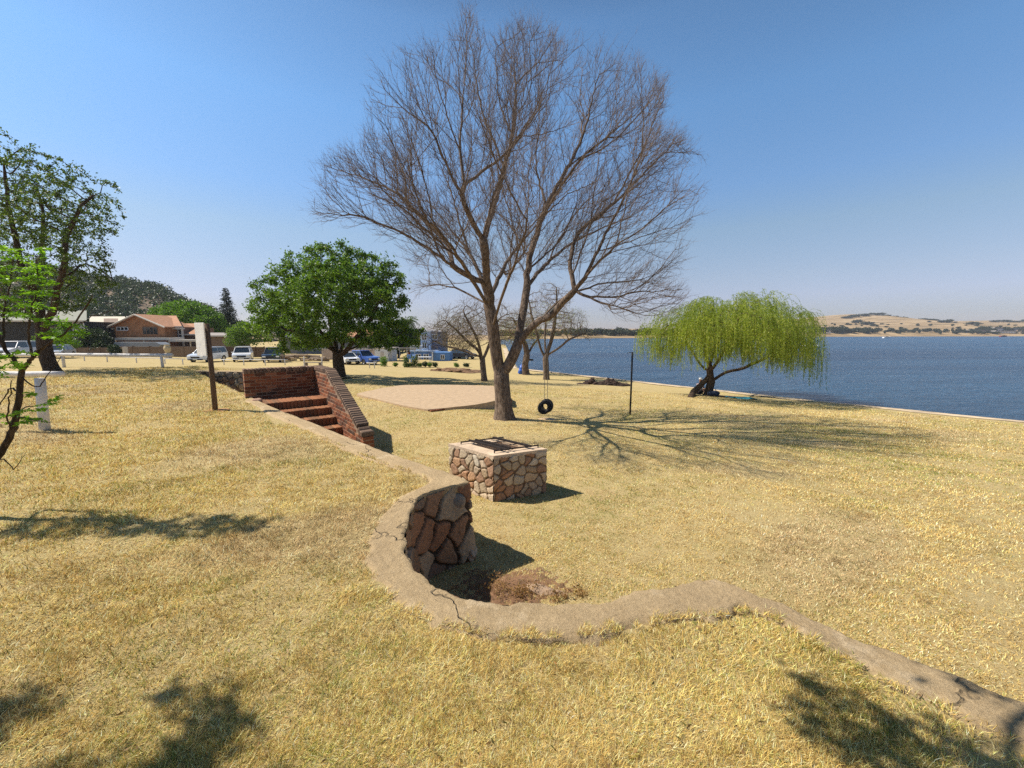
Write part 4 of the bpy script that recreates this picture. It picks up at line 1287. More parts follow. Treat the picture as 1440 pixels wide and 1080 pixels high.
# ---- the tree standing behind the photographer, whose boughs shade the bottom corners
OB = Vector((-4.6, -3.2, 0))
lobes = [(-4.25, 1.62, 3.6, .42, .5), (-4.95, 1.6, 3.6, .36, .5), (-5.5, 1.5, 3.7, .5, .5), (-3.9, 1.3, 3.6, .4, .5), (-1.6, 1.62, 3.6, .40, .5), (-1.3, 1.45, 3.6, .35, .5), (-.85, 2.0, 3.65, .30, .5), (-.45, 1.75, 3.6, .42, .5), (-.1, 1.3, 3.7, .5, .5), (-1.0, 1.0, 3.5, .4, .5), (-4.6, -3, 5.6, 1.8, .7), (-3, -2, 5.4, 1.5, .7), (-6, -2, 5.3, 1.5, .7)]
limbs = [([OB, OB + Vector((.2, .1, 1.5)), OB + Vector((.3, .4, 3)), OB + Vector((.1, .2, 4.5)), OB + Vector((.1, .1, 5.6))], 0),
         ([OB + Vector((.3, .4, 2.9)), Vector((-3.4, -1.5, 3.6)), Vector((-2.4, .2, 3.7)), Vector((-1.5, 1.2, 3.65)), Vector((-1.0, 1.75, 3.65))], 0),
         ([OB + Vector((.3, .4, 2.8)), Vector((-4.6, -1.3, 3.6)), Vector((-4.6, 0, 3.8)), Vector((-4.5, 1.2, 3.6))], 0)]
leafy_tree('shade_tree', 'leafy tree behind the viewer whose boughs shade the near corners of the lawn', 'tree', lobes, limbs, .2, M['leaf_olive'], M['bark_dark'], 1100, 48000, .075, 51, clump=.075, step=.16, shell=.05, tip=.005, infl=1.6)
# ---------------------------------------------------------------- things on the lower lawn
slab = thing('raised_slab', 'low raised sandy concrete slab with a brick edge left of the bare tree', 'slab', SLAB_C[0])
so_ = Vector(SLAB_C[0])
M['sand'] = simple('sandy_concrete', (.44, .315, .195), .95, .16, 5, .6, bscale=30)
mb = MB(); P = densify(np.array([tuple(v) for v in SLAB_C + [SLAB_C[0]]]), 8)[:-1]
rgk = np.random.RandomState(1); P[:, :2] += rgk.randn(len(P), 2) * .035
P = [Vector(p) - so_ for p in P]
cen = sum(P, Vector()) / len(P)
n = len(P); V = P + [Vector((p.x, p.y, p.z - .5)) for p in P] + [cen + Vector((0, 0, .02))]
Fc = [(i, (i + 1) % n, 2 * n) for i in range(n)] + [(i + n, (i + 1) % n + n, (i + 1) % n, i) for i in range(n)]
mb.add(V, Fc); mb.build('slab_top', M['sand'], slab)
# brick edging along the near right side
eb = MB(); rb = random.Random(4)
for a, b in ((SLAB_C[1], SLAB_C[2]),):
    a = a - so_; b = b - so_; d = b - a; L = d.length; d.normalize(); nn = Vector((d.y, -d.x, 0)); rz = math.atan2(d.y, d.x)
    for r in range(5):
        u = -(.11) * (r % 2)
        while u < L:
            uu = max(u, 0) ; ue = min(u + .22, L)
            if ue - uu > .05:
                c = rb.choice(BR); k = rb.uniform(.7, 1.0)
                eb.box(a + d * ((uu + ue) / 2) + nn * .13 + Vector((0, 0, -.05 - .075 * r)), (ue - uu - .012, .1, .064), rz, c=tuple(v * k for v in c), bev=.006)
            u += .225
eb.build('brick_edge', M['brick'], slab, False, True)

# soil, weeds and half buried rock in the hollow
M['soil'] = simple('red_soil', (.20, .11, .06), 1, .4, 9, .8)
mb = MB(); N = 40; V = []; Fc = []
for i in range(N):
    for j in range(N):
        a = (i / (N - 1) - .5) * 1.5; b = (j / (N - 1) - .5) * .9
        x = PIT[0] - .1 + a; y = PIT[1] + b
        q_ = (a / .6) ** 2 + (b / .36) ** 2 + .35 * math.sin(9 * x + 2) * math.cos(8 * y)
        V.append((x, y, gz(x, y) + .012 * (1 - q_) - .002 - .02 * max(0, q_ - .8) + .006 * math.sin(37 * x) * math.cos(41 * y)))
for i in range(N - 1):
    for j in range(N - 1): Fc.append((i * N + j, i * N + N + j, i * N + N + j + 1, i * N + j + 1))
mb.add(V, Fc); o = mb.build('bare_soil', M['soil'], None, True); tag(o, 'patch of bare reddish soil in the hollow of the stone wall', 'soil', kind='stuff')
mb = MB(); q = Z0(762, 826, -.80)
blob(mb, (q.x - .02, q.y, gz(q.x, q.y) - .03), (.22, .07, .075), 61, 14, amp=.14, rz=-.35)
blob(mb, (q.x + .17, q.y - .06, gz(q.x, q.y) - .03), (.10, .06, .055), 62, 12, amp=.14, rz=-.2)
o = mb.build('half_buried_rock', simple('pink_rock', (.34, .235, .155), .9, .3, 9, .6), None, False); tag(o, 'pinkish rock half buried among dead weeds inside the curved wall', 'rock')
def weed_clump(x, y, h, n, seed, label, mat=None):
    rgw = np.random.RandomState(seed)
    S = np.stack([x + rgw.randn(n) * .05, y + rgw.randn(n) * .04, np.full(n, gz(x, y) - .01)], 1)
    d = rgw.randn(n, 3) * .8; d[:, 2] = rgw.uniform(.4, 1.3, n); d /= np.linalg.norm(d, axis=1)[:, None]
    V, Fq, tips, td = twig_mesh(S, d, h, .0022, seed, 4, 3, .1, .6, .35)
    k = rgw.choice(len(tips), len(tips) * 2); lv, lf = leaves(tips[k] + rgw.randn(len(k), 3) * .012, .025, .35, seed)
    V2 = np.concatenate([V, lv]); 
    o = npmesh('dead_weed', V - np.array([x, y, 0]), Fq, mat or M['weed']); o.location = (x, y, 0)
    l = npmesh('dry_leaves', lv - np.array([x, y, 0]), lf, M['leaf_weed'], o)
    tag(o, label, 'weed')
M['weed'] = simple('dead_stalks', (.42, .25, .12), .9, .4, 30)
M['leaf_weed'] = leaf_mat('dead_weed_leaves', [(.30, .15, .06), (.42, .26, .11), (.22, .12, .05), (.12, .12, .04)], .3)
for k, (px, py, h, nn_, lb) in enumerate([(704, 832, .13, 40, 'tall tuft of dead brown weed at the shadow edge in the hollow'), (735, 838, .10, 40, 'dead brown weed in front of the half buried rock'), (748, 832, .09, 20, 'small greenish dry weed between rock and concrete'), (785, 842, .07, 34, 'dry weed right of the half buried rock'), (815, 838, .05, 26, 'low dry weed at the right end of the hollow')]):
    q = Z0(px, py, -.84); weed_clump(q.x, q.y, h, nn_, 70 + k, lb)

# tyre swing
ty = G(767, 590); SWY = 12.3
zt_c = D(767, 573, SWY).z
sx = D(767, 573, SWY).x
sw_ = thing('tyre_swing', 'pair of black tyres hanging as a swing from the bare tree', 'swing', (sx, SWY, gz(sx, SWY)))
M['rubber'] = simple('black_rubber', (.012, .012, .013), .75, .3, 20, .3)
M['rope'] = simple('grey_rope', (.25, .22, .18), .9, .2, 30)
def tyre(mb, cen, Ro, w, M4):
    prof = []
    for k in range(15):
        a = -2.5 + 5.0 * k / 14
        prof.append((Ro - w * .55 + math.cos(a) * w * .55, math.sin(a) * w * .52))
    inner = [(r - .008 if r > Ro * .9 else r + .006, z * .86) for r, z in prof][::-1]
    mb.lathe(prof + inner + [prof[0]], cen, 36, M4=M4)
    nb = 44
    for k in range(nb):
        t = 2 * math.pi * k / nb
        for sg in (-1, 1):
            m = M4 @ Matrix.Rotation(t, 4, 'Z')
            mb.box(Vector(cen) + m @ Vector((Ro - .001, 0, sg * w * .17)), (.012, Ro * .09, w * .26), M4=m)
lo_ = Vector(sw_.location)
for k, (dx, dy, rz_, tl_, name) in enumerate([(-.035, 0, .35, .10, 'tyre'), (.05, .12, -.45, -.2, 'tyre')]):
    mb = MB(); M4 = Matrix.Rotation(rz_, 4, 'Z') @ Matrix.Rotation(math.pi / 2 + tl_, 4, 'X')
    tyre(mb, Vector((sx + dx, SWY + dy, zt_c + (.0 if k == 0 else .035))) - lo_, .215, .10, M4)
    mb.build('tyre', M['rubber'], sw_, True)
for dx, dy in ((-.03, .02), (.07, .10)):
    mb = MB(); a = Vector((sx + dx, SWY + dy, zt_c + .20)) - lo_
    b = D(765 if dx < 0 else 769, 449, SWY + .0) - lo_
    mb.tube([a, a * .7 + b * .3 + Vector((.01, 0, 0)), b], .008, 5); mb.build('rope', M['rope'], sw_)
mb = MB(); blob(mb, (0, .1, 0.0), (.30, .2, .035), 5, 10, amp=.1)
o = mb.build('worn_sand', M['sand'], None, True); o.location = (sx + .05, SWY - .05, gz(sx, SWY) - .005); tag(o, 'worn sandy spot on the grass under the tyre swing', 'sand', kind='stuff')

# steel pole with a small hook
q = G(886, 583); ptop = D(887, 495, q.y).z
mb = MB(); mb.tube([(0, 0, -.1), (.004, 0, (ptop - q.z) * .5), (0, 0, ptop - q.z)], .032, 10)
M['pole'] = simple('dark_steel', (.035, .032, .03), .6, .3, 10, 0, .3)
pl = thing('steel_pole', 'thin dark upright pole standing on the lawn right of the tyres', 'pole', q)
mb.build('post', M['pole'], pl, True)
mb = MB(); mb.tube([(-.03, 0, ptop - q.z - .03), (-.12, 0, ptop - q.z - .01), (-.17, 0, ptop - q.z - .03), (-.16, 0, ptop - q.z - .07)], .009, 6)
mb.build('hook', M['pole'], pl)

# heap of dark stuff by the shore
def heap(name, label, cat, px0, px1, py, hpx, mat, seed, depth=1.2, rough=.3):
    a = G(px0, py); b = G(px1, py + (2 if cat == 'heap' else 0)); L = (b - a).length; c = (a + b) / 2; d = (b - a).normalized()
    H = hpx / F * c.y
    rgh = random.Random(seed); mb = MB()
    nn = Vector((-d.y, d.x, 0))
    for k in range(70):
        t = rgh.uniform(-.5, .5); w = rgh.uniform(-.5, .5)
        hh = H * max(0, 1 - (2 * t) ** 2) ** .5 * (1 - (2 * w) ** 2) * rgh.uniform(.5, .9) * (1 + .25 * math.sin(t * 17 + seed))
        p = d * (L * t) + nn * (w * depth)
        s = rgh.uniform(.12, .3) * (depth / 1.2) * rough * 3.2
        blob(mb, (p.x, p.y, hh * .55), (s, s * .8, max(.05, hh * .5)), rgh.randint(0, 999), 6, amp=.35)
    o = mb.build(name, mat, None); o.location = (c.x, c.y, c.z - .03); tag(o, label, cat); return o
M['compost'] = simple('dark_compost', (.055, .034, .026), 1, .5, 14, 1.0)
M['dryheap'] = simple('brown_brush', (.20, .115, .06), 1, .5, 10, 1.0)
heap('compost_heap', 'long low heap of dark brown waterweed near the shore', 'heap', 812, 882, 540, 9, M['compost'], 5, 1.4)
heap('brush_heap', 'low heap of reddish brown brush in front of the blue house', 'heap', 607, 667, 521, 5.5, M['dryheap'], 6, 2.4, .5)

# blue drum by the crooked tree
q = G(732, 526)
mb = MB(); mb.lathe([(0, 0), (.27, 0), (.30, .03), (.29, .3), (.31, .32), (.29, .34), (.29, .6), (.31, .62), (.29, .64), (.29, .86), (.26, .9), (0, .9)], (0, 0, 0), 20)
dr = mb.build('plastic_drum', simple('blue_plastic', (.02, .10, .45), .4, .15, 4), None, True); dr.location = q; dr.rotation_euler = (0, .3, 0)
tag(dr, 'blue plastic drum leaning against the crooked waterside tree', 'drum')
mb = MB(); mb.box((0, 0, 0), (.55, .25, .16), bev=.03)
bn = thing('tree_lamp', 'dark floodlight fixed to the crooked waterside tree', 'lamp', D(746, 506, q.y)); mb.build('housing', M['pole'], bn)
mb = MB(); mb.tube([(-.5, .1, 0), (-.1, .05, 0)], .04, 6); mb.build('bracket', M['pole'], bn)

# ---- people's things and a person under the willow
M['towel1'] = simple('teal_towel', (.05, .28, .34), .9, .4, 3)
M['towel2'] = simple('patterned_towel', (.38, .16, .16), .9, .8, 7)
M['bagm'] = simple('navy_cloth', (.02, .03, .06), .8, .4, 6)
M['white_cloth'] = simple('white_cloth', (.72, .72, .72), .8, .1, 5)
M['skin'] = simple('skin', (.38, .20, .13), .6, .08, 4)
M['shirt'] = simple('pale_pink_shirt', (.55, .42, .42), .85, .12, 6)
M['shorts'] = simple('dark_shorts', (.04, .045, .06), .85, .2, 6)
def cloth(px0, px1, py, w, mat, label, seed):
    a = G(px0, py); b = G(px1, py + .6); c = (a + b) / 2; L = (b - a).length
    n1, n2 = 22, 12; V = []; Fc = []; rgc = np.random.RandomState(seed)
    ph = rgc.rand(4) * 6
    for i in range(n1):
        for j in range(n2):
            u = (i / (n1 - 1) - .5) * L; v = (j / (n2 - 1) - .5) * w
            h = .04 + .035 * math.sin(u * 6 + ph[0]) * math.cos(v * 7 + ph[1]) + .02 * math.sin(11 * u + 5 * v + ph[2])
            x = c.x + u + .08 * math.sin(v * 4 + ph[3]); y = c.y + v - .15 * u
            V.append((x - c.x, y - c.y, gz(x, y) - c.z + h))
    for i in range(n1 - 1):
        for j in range(n2 - 1): Fc.append((i * n2 + j, i * n2 + n2 + j, i * n2 + n2 + j + 1, i * n2 + j + 1))
    mb = MB(); mb.add(V, Fc); o = mb.build('towel', mat, None, True); o.location = c
    md = o.modifiers.new('thick', 'SOLIDIFY'); md.thickness = .012
    tag(o, label, 'towel')
cloth(1010, 1030, 558, .9, M['towel2'], 'reddish patterned towel spread under the willow', 3)
cloth(1028, 1056, 560, .9, M['towel1'], 'teal towel at the right end of the things under the willow', 4)
q = G(1000, 557)
mb = MB(); blob(mb, (0, 0, .16), (.34, .22, .18), 3, 10, amp=.1)
bag = thing('bag', 'dark navy bag lying beside the willow trunk', 'bag', G(1003, 557.5)); mb.build('bag_body', M['bagm'], bag, True)
mb = MB(); mb.tube([(-.2, 0, .28), (-.12, 0, .42), (.08, 0, .44), (.18, 0, .28)], .018, 6); mb.build('strap', M['bagm'], bag)

def skin_figure(name, verts, edges, rad, mat, parent, sub=2):
    me = bpy.data.meshes.new(name); me.from_pydata(verts, edges, []); me.update()
    o = bpy.data.objects.new(name, me); COL.objects.link(o); o.parent = parent
    md = o.modifiers.new('skin', 'SKIN'); md.use_smooth_shade = True
    sv = me.skin_vertices[0].data
    for i, rr in enumerate(rad): sv[i].radius = (rr, rr) if not hasattr(rr, '__len__') else rr
    sv[0].use_root = True
    s = o.modifiers.new('sub', 'SUBSURF'); s.levels = sub; s.render_levels = sub
    me.materials.append(mat); return o
pq = G(985, 555)
PY_ = WY + .75
pp = D(984, 545, PY_)
person = thing('person', 'person in a white cap and pale shirt sitting behind the leaning willow trunk', 'person', (pp.x, PY_, gz(pp.x, PY_)), R(200))
hz = D(985, 531, PY_).z - gz(pp.x, PY_)
seat = max(.1, hz - .86)
v = [(0, 0, seat), (0, -.02, seat + .2), (0, -.02, seat + .42), (0, 0, seat + .52), (0, .02, seat + .60), (0, .03, seat + .70), (0, .04, seat + .80),
     (.17, 0, seat + .46), (.24, .08, seat + .24), (.18, .28, seat + .14), (.15, .36, seat + .12), (-.17, 0, seat + .46), (-.24, .08, seat + .24), (-.18, .28, seat + .14), (-.15, .36, seat + .12),
     (.1, .05, seat), (.15, .42, seat + .22), (.15, .62, .06), (.15, .78, .04), (-.1, .05, seat), (-.15, .42, seat + .16), (-.15, .66, .06), (-.15, .82, .04)]
e = [(0, 1), (1, 2), (2, 3), (3, 4), (4, 5), (5, 6), (2, 7), (7, 8), (8, 9), (9, 10), (2, 11), (11, 12), (12, 13), (13, 14), (0, 15), (15, 16), (16, 17), (17, 18), (0, 19), (19, 20), (20, 21), (21, 22)]
rd = [.14, .13, .14, .06, .055, .095, .085, .065, .045, .035, .03, .065, .045, .035, .03, .09, .065, .04, .035, .09, .065, .04, .035]
skin_figure('body', v, e, rd, M['skin'], person)
skin_figure('shirt', [v[i] for i in (0, 1, 2, 3, 7, 8, 11, 12)], [(0, 1), (1, 2), (2, 3), (2, 4), (4, 5), (2, 6), (6, 7)], [.16, .15, .155, .075, .08, .062, .08, .062], M['shirt'], person)
skin_figure('shorts', [v[0], v[15], v[16], v[19], v[20]], [(0, 1), (1, 2), (0, 3), (3, 4)], [.155, .105, .082, .105, .082], M['shorts'], person)
mb = MB(); mb.lathe([(.105, 0), (.108, .04), (.09, .08), (.05, .105), (0, .112)], (0, .035, seat + .77), 16)
mb.box((0, .15, seat + .775), (.14, .12, .012), bev=.004)
mb.build('cap', M['white_cloth'], person, True)

# ---------------------------------------------------------------- sign post on the terrace
q = G(303, 578); 
M['wood'] = bark_mat('weathered_post', (.09, .06, .045), (.19, .13, .09), 5, .1)
M['whitepaint'] = simple('chalky_white_paint', (.74, .71, .66), .7, .10, 5, .2)
sp = thing('sign_post', 'blank white board on a brown wooden post at the top of the steps', 'sign', q)
ph_ = D(298, 455, q.y).z - q.z
mb = MB(); mb.tube([(0, 0, -.1), (.0, 0, ph_ * .5), (-.012, 0, ph_)], [.05, .047, .044], 9); mb.build('post', M['wood'], sp, True)
b0_ = D(291, 500, q.y) - q; t0_ = D(286, 454, q.y) - q
hh = t0_.z - b0_.z
mb = MB(); mb.box((-.13, -.045, (t0_.z + b0_.z) / 2), (.34, .022, hh), R(-26), bev=.004)
mb.build('board', M['whitepaint'], sp)
for zz_ in (b0_.z + .08, t0_.z - .08):
    mb = MB(); mb.tube([(-.06, -.062, zz_), (-.065, -.082, zz_)], .012, 8); mb.build('bolt', M['iron'], sp)
sd = MB(); blob(sd, (0, 0, 0), (.30, .17, .025), 8, 14, amp=.4); o = sd.build('loose_red_sand', simple('red_sand', (.42, .22, .10), 1, .25, 9, .4), None, True)
o.location = (q.x + .05, q.y + .02, q.z - .004); tag(o, 'loose red sand around the foot of the sign post', 'sand', kind='stuff')

# ---------------------------------------------------------------- white pole rails
M['rail'] = simple('peeling_white_wood', (.66, .63, .60), .8, .18, 6, .4)
def post_rail(name, label, posts, rail_a, rail_b, rr, pr, group=None):
    t = thing(name, label, 'rail', posts[0][0], 0, group); lo = Vector(posts[0][0])
    mb = MB(); P = [Vector(rail_a) * (1 - k / 6) + Vector(rail_b) * k / 6 - lo for k in range(7)]
    rk = random.Random(int(abs(lo.x * 10)))
    P = [p + Vector((0, 0, rk.uniform(-.012, .012))) for p in P]
    mb.tube(P, [rr * rk.uniform(.93, 1.07) for _ in P], 10); mb.build('rail', M['rail'], t, True)
    for b, top in posts:
        mb = MB(); b = Vector(b) - lo; top = Vector(top) - lo
        mb.tube([b - Vector((0, 0, .1)), (b + top) / 2, top], [pr * 1.05, pr, pr * .96], 10); mb.build('post', M['rail'], t, True)
    return t
q = G(63, 605); Yq = q.y
# near rail: ends just right of its post and runs out of the picture towards the left
post_rail('white_rail', 'near white wooden rail on a thick post at the left behind the sapling', [(q, D(56, 532, Yq))], D(-60, 527.5, Yq - .1), D(88, 525, Yq), .045, .066)
q = G(229, 517); Yq = q.y
ra = D(242, 500, Yq); rz_a = D(88, 499, Yq + .3)
qb = G(87, 512)
qb = Vector((D(88, 499, Yq + .3).x, Yq + .3, gz(D(88, 499, Yq + .3).x, Yq + .3)))
ql = Vector((D(-20, 499, Yq + .5).x, Yq + .5, gz(D(-20, 499, Yq + .5).x, Yq + .5)))
post_rail('white_rail', 'long thick white pole rail crossing behind the leaning tree', [(q, D(227, 501, Yq)), (qb, D(88, 500, Yq + .3)), (ql, D(-20, 500, Yq + .5))], D(-60, 498.5, Yq + .6), ra, .085, .06)
# low grey rails in front of the parked cars
YR = 41.0
def low_rail(pxs, label, Y=YR, h=.55):
    P = []
    for px in pxs:
        x = D(px, 500, Y).x; z = gz(x, Y); P.append((Vector((x, Y, z)), Vector((x, Y, z + h))))
    post_rail('low_rail', label, P, P[0][1] + Vector((-.3, 0, 0)), P[-1][1] + Vector((.3, 0, 0)), .04, .05, 'low rails along the parked cars')
low_rail([118, 150, 191, 231, 256], 'low grey pole rail in front of the brick house wall')
low_rail([314, 342, 372, 400], 'low grey pole rail in front of the white and the black parked cars')
low_rail([519, 526], 'short low rail beside the blue pickup')

# bench and timber pile under the green tree
M['greywood'] = simple('grey_timber', (.24, .20, .16), .9, .25, 4)
YB = 38.0
x = D(440, 505, YB).x
bn = thing('picnic_bench', 'weathered low picnic bench left of the green tree trunk', 'bench', (x, YB, gz(x, YB)))
mb = MB(); mb.box((0, 0, .46), (1.7, .42, .05), bev=.01); mb.build('seat', M['greywood'], bn)
for sx_ in (-.65, .65):
    mb = MB(); mb.box((sx_, 0, .22), (.1, .38, .44), bev=.01); mb.build('leg', M['greywood'], bn)
for k, px in enumerate((427, 452)):
    x = D(px, 500, YB + .6).x; mb = MB(); mb.tube([(0, 0, -.1), (.02, 0, 1.0)], .06, 7)
    o = mb.build('white_marker_post', M['rail']); o.location = (x, YB + .6, gz(x, YB + .6))
    tag(o, 'short white post %s the picnic bench' % ('at the left end of' if k == 0 else 'at the right end of'), 'post')
YT = 52
x = D(420, 495, YT).x
rgl = random.Random(2); mb = MB()
for k in range(26):
    a = rgl.uniform(-.25, .25); px_ = rgl.uniform(-3.0, 3.0); hz_ = rgl.uniform(.15, .25 + 1.0 * max(0, 1 - abs(px_) / 3))
    mb.tube([(px_ - 1.1, rgl.uniform(-.5, .5), hz_ + a * .4), (px_ + 1.1, rgl.uniform(-.5, .5), hz_ - a * .4)], rgl.uniform(.07, .16), 7)
o = mb.build('timber_pile', simple('pale_brush_wood', (.30, .22, .15), .95, .35, 2)); o.location = (x, YT, gz(x, YT)); tag(o, 'pile of pale cut timber behind the picnic bench', 'timber')

# ---------------------------------------------------------------- cars
M['glass'] = simple('car_glass', (.02, .03, .04), .08, .1, 1, spec=.9)
M['blackp'] = simple('black_plastic', (.02, .02, .02), .6, .2, 5)
M['chrome'] = simple('alloy', (.45, .45, .46), .3, .1, 3, metal=.8)
M['headl'] = simple('lamp_glass', (.75, .75, .72), .15, .05, 3, spec=.8)
M['redl'] = simple('red_lamp', (.35, .02, .02), .3, .1, 3)
M['platem'] = simple('number_plate', (.70, .68, .55), .5, .05, 3)
PAINT = {}
def paint(name, c):
    m, nt, b = nodes_of(name); b.inputs['Base Color'].default_value = (*c, 1); b.inputs['Roughness'].default_value = .28
    b.inputs['Coat Weight'].default_value = .6; b.inputs['Coat Roughness'].default_value = .05; b.inputs['Metallic'].default_value = .15
    v = coord(nt); f = noise(nt, v, 6, 5); nt.links.new(ramp(nt, f, [(.3, (.25,) * 3), (.7, (.38,) * 3)]), b.inputs['Roughness'])
    return m
def car(kind, color, label, px, Y, rz):
    x = D(px, 500, Y).x
    t = thing('parked_car', label, 'car', (x, Y, gz(x, Y)), rz, 'cars parked beyond the lawn')
    pm_ = PAINT.setdefault(color, paint('car_paint_%d' % len(PAINT), color))
    if kind == 'suv': L, W, H, belt = 4.6, 1.86, 1.78, 1.08; roof = (-2.05, .55); gl = (-2.2, 1.25); hood = 1.02
    elif kind == 'hatch': L, W, H, belt = 4.1, 1.75, 1.48, .92; roof = (-1.5, .35); gl = (-1.95, 1.2); hood = .90
    else: L, W, H, belt = 5.1, 1.85, 1.76, 1.06; roof = (-.75, .65); gl = (-1.0, 1.3); hood = 1.04
    h = L / 2; wr = .36; ax = (L * .31, -L * .31)
    # side profile with wheel arches
    prof = [(-h, .42)]
    for a in (ax[1], ax[0]):
        for k in range(9):
            th = math.pi - math.pi * k / 8
            prof.append((a + .43 * math.cos(th), .34 + .43 * math.sin(th)))
    prof += [(h - .05, .34), (h, .5), (h - .02, .74), (h - .12, hood - .1), (h - .45, hood - .02), (gl[1], belt + .02), (gl[0], belt + .04)]
    if kind == 'pickup': prof += [(gl[0] - .05, belt), (-h + .04, belt), (-h, .6)]
    else: prof += [(-h + .06, belt - .02), (-h, .7)]
    mb = MB(); n = len(prof); V = []; Fc = []
    ys = [(-1, 0), (-.965, 1), (.965, 1), (1, 0)]
    for sgn, wide in ((-1, .93), (-1, 1.0), (1, 1.0), (1, .93)):
        pass
    for yy_, sc_ in ((-W / 2 + .0, .985), (-W / 2 + .08, 1.0), (W / 2 - .08, 1.0), (W / 2, .985)):
        for (a, z) in prof: V.append((a * sc_, yy_, .62 + (z - .62) * (sc_ if abs(yy_) > W / 2 - .01 else 1)))
    for k in range(3):
        for i in range(n): Fc.append((k * n + i, (k + 1) * n + i, (k + 1) * n + (i + 1) % n, k * n + (i + 1) % n))
    Fc += [tuple(range(n)), tuple(range(3 * n, 4 * n))[::-1]]
    mb.add(V, Fc)
    b = mb.build('body', pm_, t)
    # glass house and roof
    g = MB(); wi = W / 2 - .08; wt_ = W / 2 - .24
    zb_, zt2 = belt - .02, H - .05
    V = [(gl[0], -wi, zb_), (gl[1], -wi, zb_), (gl[1], wi, zb_), (gl[0], wi, zb_), (roof[0], -wt_, zt2), (roof[1], -wt_, zt2), (roof[1], wt_, zt2), (roof[0], wt_, zt2)]
    g.add(V, [(0, 3, 2, 1), (4, 5, 6, 7), (0, 1, 5, 4), (1, 2, 6, 5), (2, 3, 7, 6), (3, 0, 4, 7)]); g.build('windows', M['glass'], t)
    rf = MB(); rl = roof[1] - roof[0]; rf.box(((roof[0] + roof[1]) / 2, 0, H - .02), (rl + .12, wt_ * 2 + .08, .08), bev=.03)
    for sg in (-1, 1):
        rf.tube([(gl[1], sg * wi, zb_ + .02), (roof[1], sg * wt_, zt2)], .035, 5); rf.tube([(gl[0], sg * wi, zb_ + .02), (roof[0], sg * wt_, zt2)], .06, 5)
        mx = (gl[0] + gl[1]) / 2 - .05; rf.tube([(mx, sg * (wi + .005), zb_), (mx, sg * (wt_ + .005), zt2)], .035, 5)
    rf.build('roof', pm_, t)
    if kind == 'pickup':
        bd = MB(); bd.box((-h + .85, 0, belt + .004), (1.5, W - .25, .02)); bd.build('load_bed', M['blackp'], t)
    fr = MB(); fr.box((h + .005, 0, .68), (.05, W * .5, .2), bev=.02); fr.box((h + .01, 0, .42), (.08, W * .86, .14), bev=.03); fr.build('grille', M['blackp'], t)
    for sg in (-1, 1):
        hl = MB(); hl.box((h - .05, sg * (W / 2 - .25), .76), (.14, .34, .16), bev=.03); hl.build('headlight', M['headl'], t)
        tl_ = MB(); tl_.box((-h + .02, sg * (W / 2 - .14), .85), (.08, .16, .3), bev=.02); tl_.build('tail_light', M['redl'], t)
        mr = MB(); mr.box((gl[1] - .25, sg * (W / 2 + .06), belt + .06), (.12, .18, .14), bev=.03); mr.build('mirror', pm_, t)
    pt = MB(); pt.box((h + .055, 0, .44), (.01, .5, .11)); pt.build('number_plate', M['platem'], t)
    for a in ax:
        for sg in (-1, 1):
            wM = Matrix.Rotation(math.pi / 2, 4, 'X')
            wh = bpy.data.objects.new('wheel', None); COL.objects.link(wh); wh.parent = t; wh.location = (a, sg * (W / 2 - .12), wr)
            w = MB(); w.lathe([(.22, -.1), (.33, -.11), (wr, -.07), (wr, .07), (.33, .11), (.22, .1)], (0, 0, 0), 20, M4=wM); w.build('tyre', M['rubber'], wh, True)
            w = MB(); w.lathe([(0, -.06), (.20, -.07), (.225, -.1), (.225, .1), (.20, .07), (0, .06)], (0, 0, 0), 14, M4=wM); w.build('rim', M['chrome'], wh)
    return t
WHT = (.74, .74, .75); SIL = (.42, .45, .50)
car('suv', WHT, 'white car with a raked windscreen parked at the far left under the dark tree', 22, 44, R(-70))
car('hatch', SIL, 'silver grey car parked right beside the leaning trunk', 82, 46, R(-60))
car('suv', (.62, .64, .67), 'pale silver car parked half behind the white sign board', 293, 48, R(-85))
car('suv', (.80, .80, .80), 'white car facing the lake left of the black car', 342, 49.5, R(-61))
car('pickup', (.02, .021, .024), 'black pickup parked in the shade of the green tree', 385, 48, R(-66))
car('hatch', (.78, .78, .78), 'white car almost hidden behind the trunk of the green tree', 488, 49, R(-50))
car('pickup', (.08, .16, .48), 'bright blue pickup parked right of the green tree trunk', 508, 50.5, R(-32))
car('hatch', (.03, .03, .035), 'dark car parked behind the wide flat crowned tree', 651, 62, R(-30))

# ---------------------------------------------------------------- buildings
def wallmat(name, c, var=.18, scale=1.5): return simple(name, c, .9, var, scale, .2)
def brickmat(name, c1, c2, mort):
    m, nt, b = nodes_of(name)
    t = nt.nodes.new('ShaderNodeTexBrick'); v = coord(nt)
    # bricks laid in the vertical plane
    mp = nt.nodes.new('ShaderNodeMapping'); mp.inputs['Rotation'].default_value = (R(90), 0, 0)
    nt.links.new(v, mp.inputs[0]); nt.links.new(mp.outputs[0], t.inputs['Vector'])
    t.inputs['Color1'].default_value = (*c1, 1); t.inputs['Color2'].default_value = (*c2, 1); t.inputs['Mortar'].default_value = (*mort, 1)
    t.inputs['Scale'].default_value = 3.2; t.inputs['Mortar Size'].default_value = .025
    f = noise(nt, v, .8, 5)
    nt.links.new(mix(nt, 1.0, t.outputs[0], ramp(nt, f, [(.35, (.7, .65, .62)), (.65, (1.1, 1.1, 1.1))]), 'MULTIPLY'), b.inputs['Base Color'])
    b.inputs['Roughness'].default_value = .9
    return m
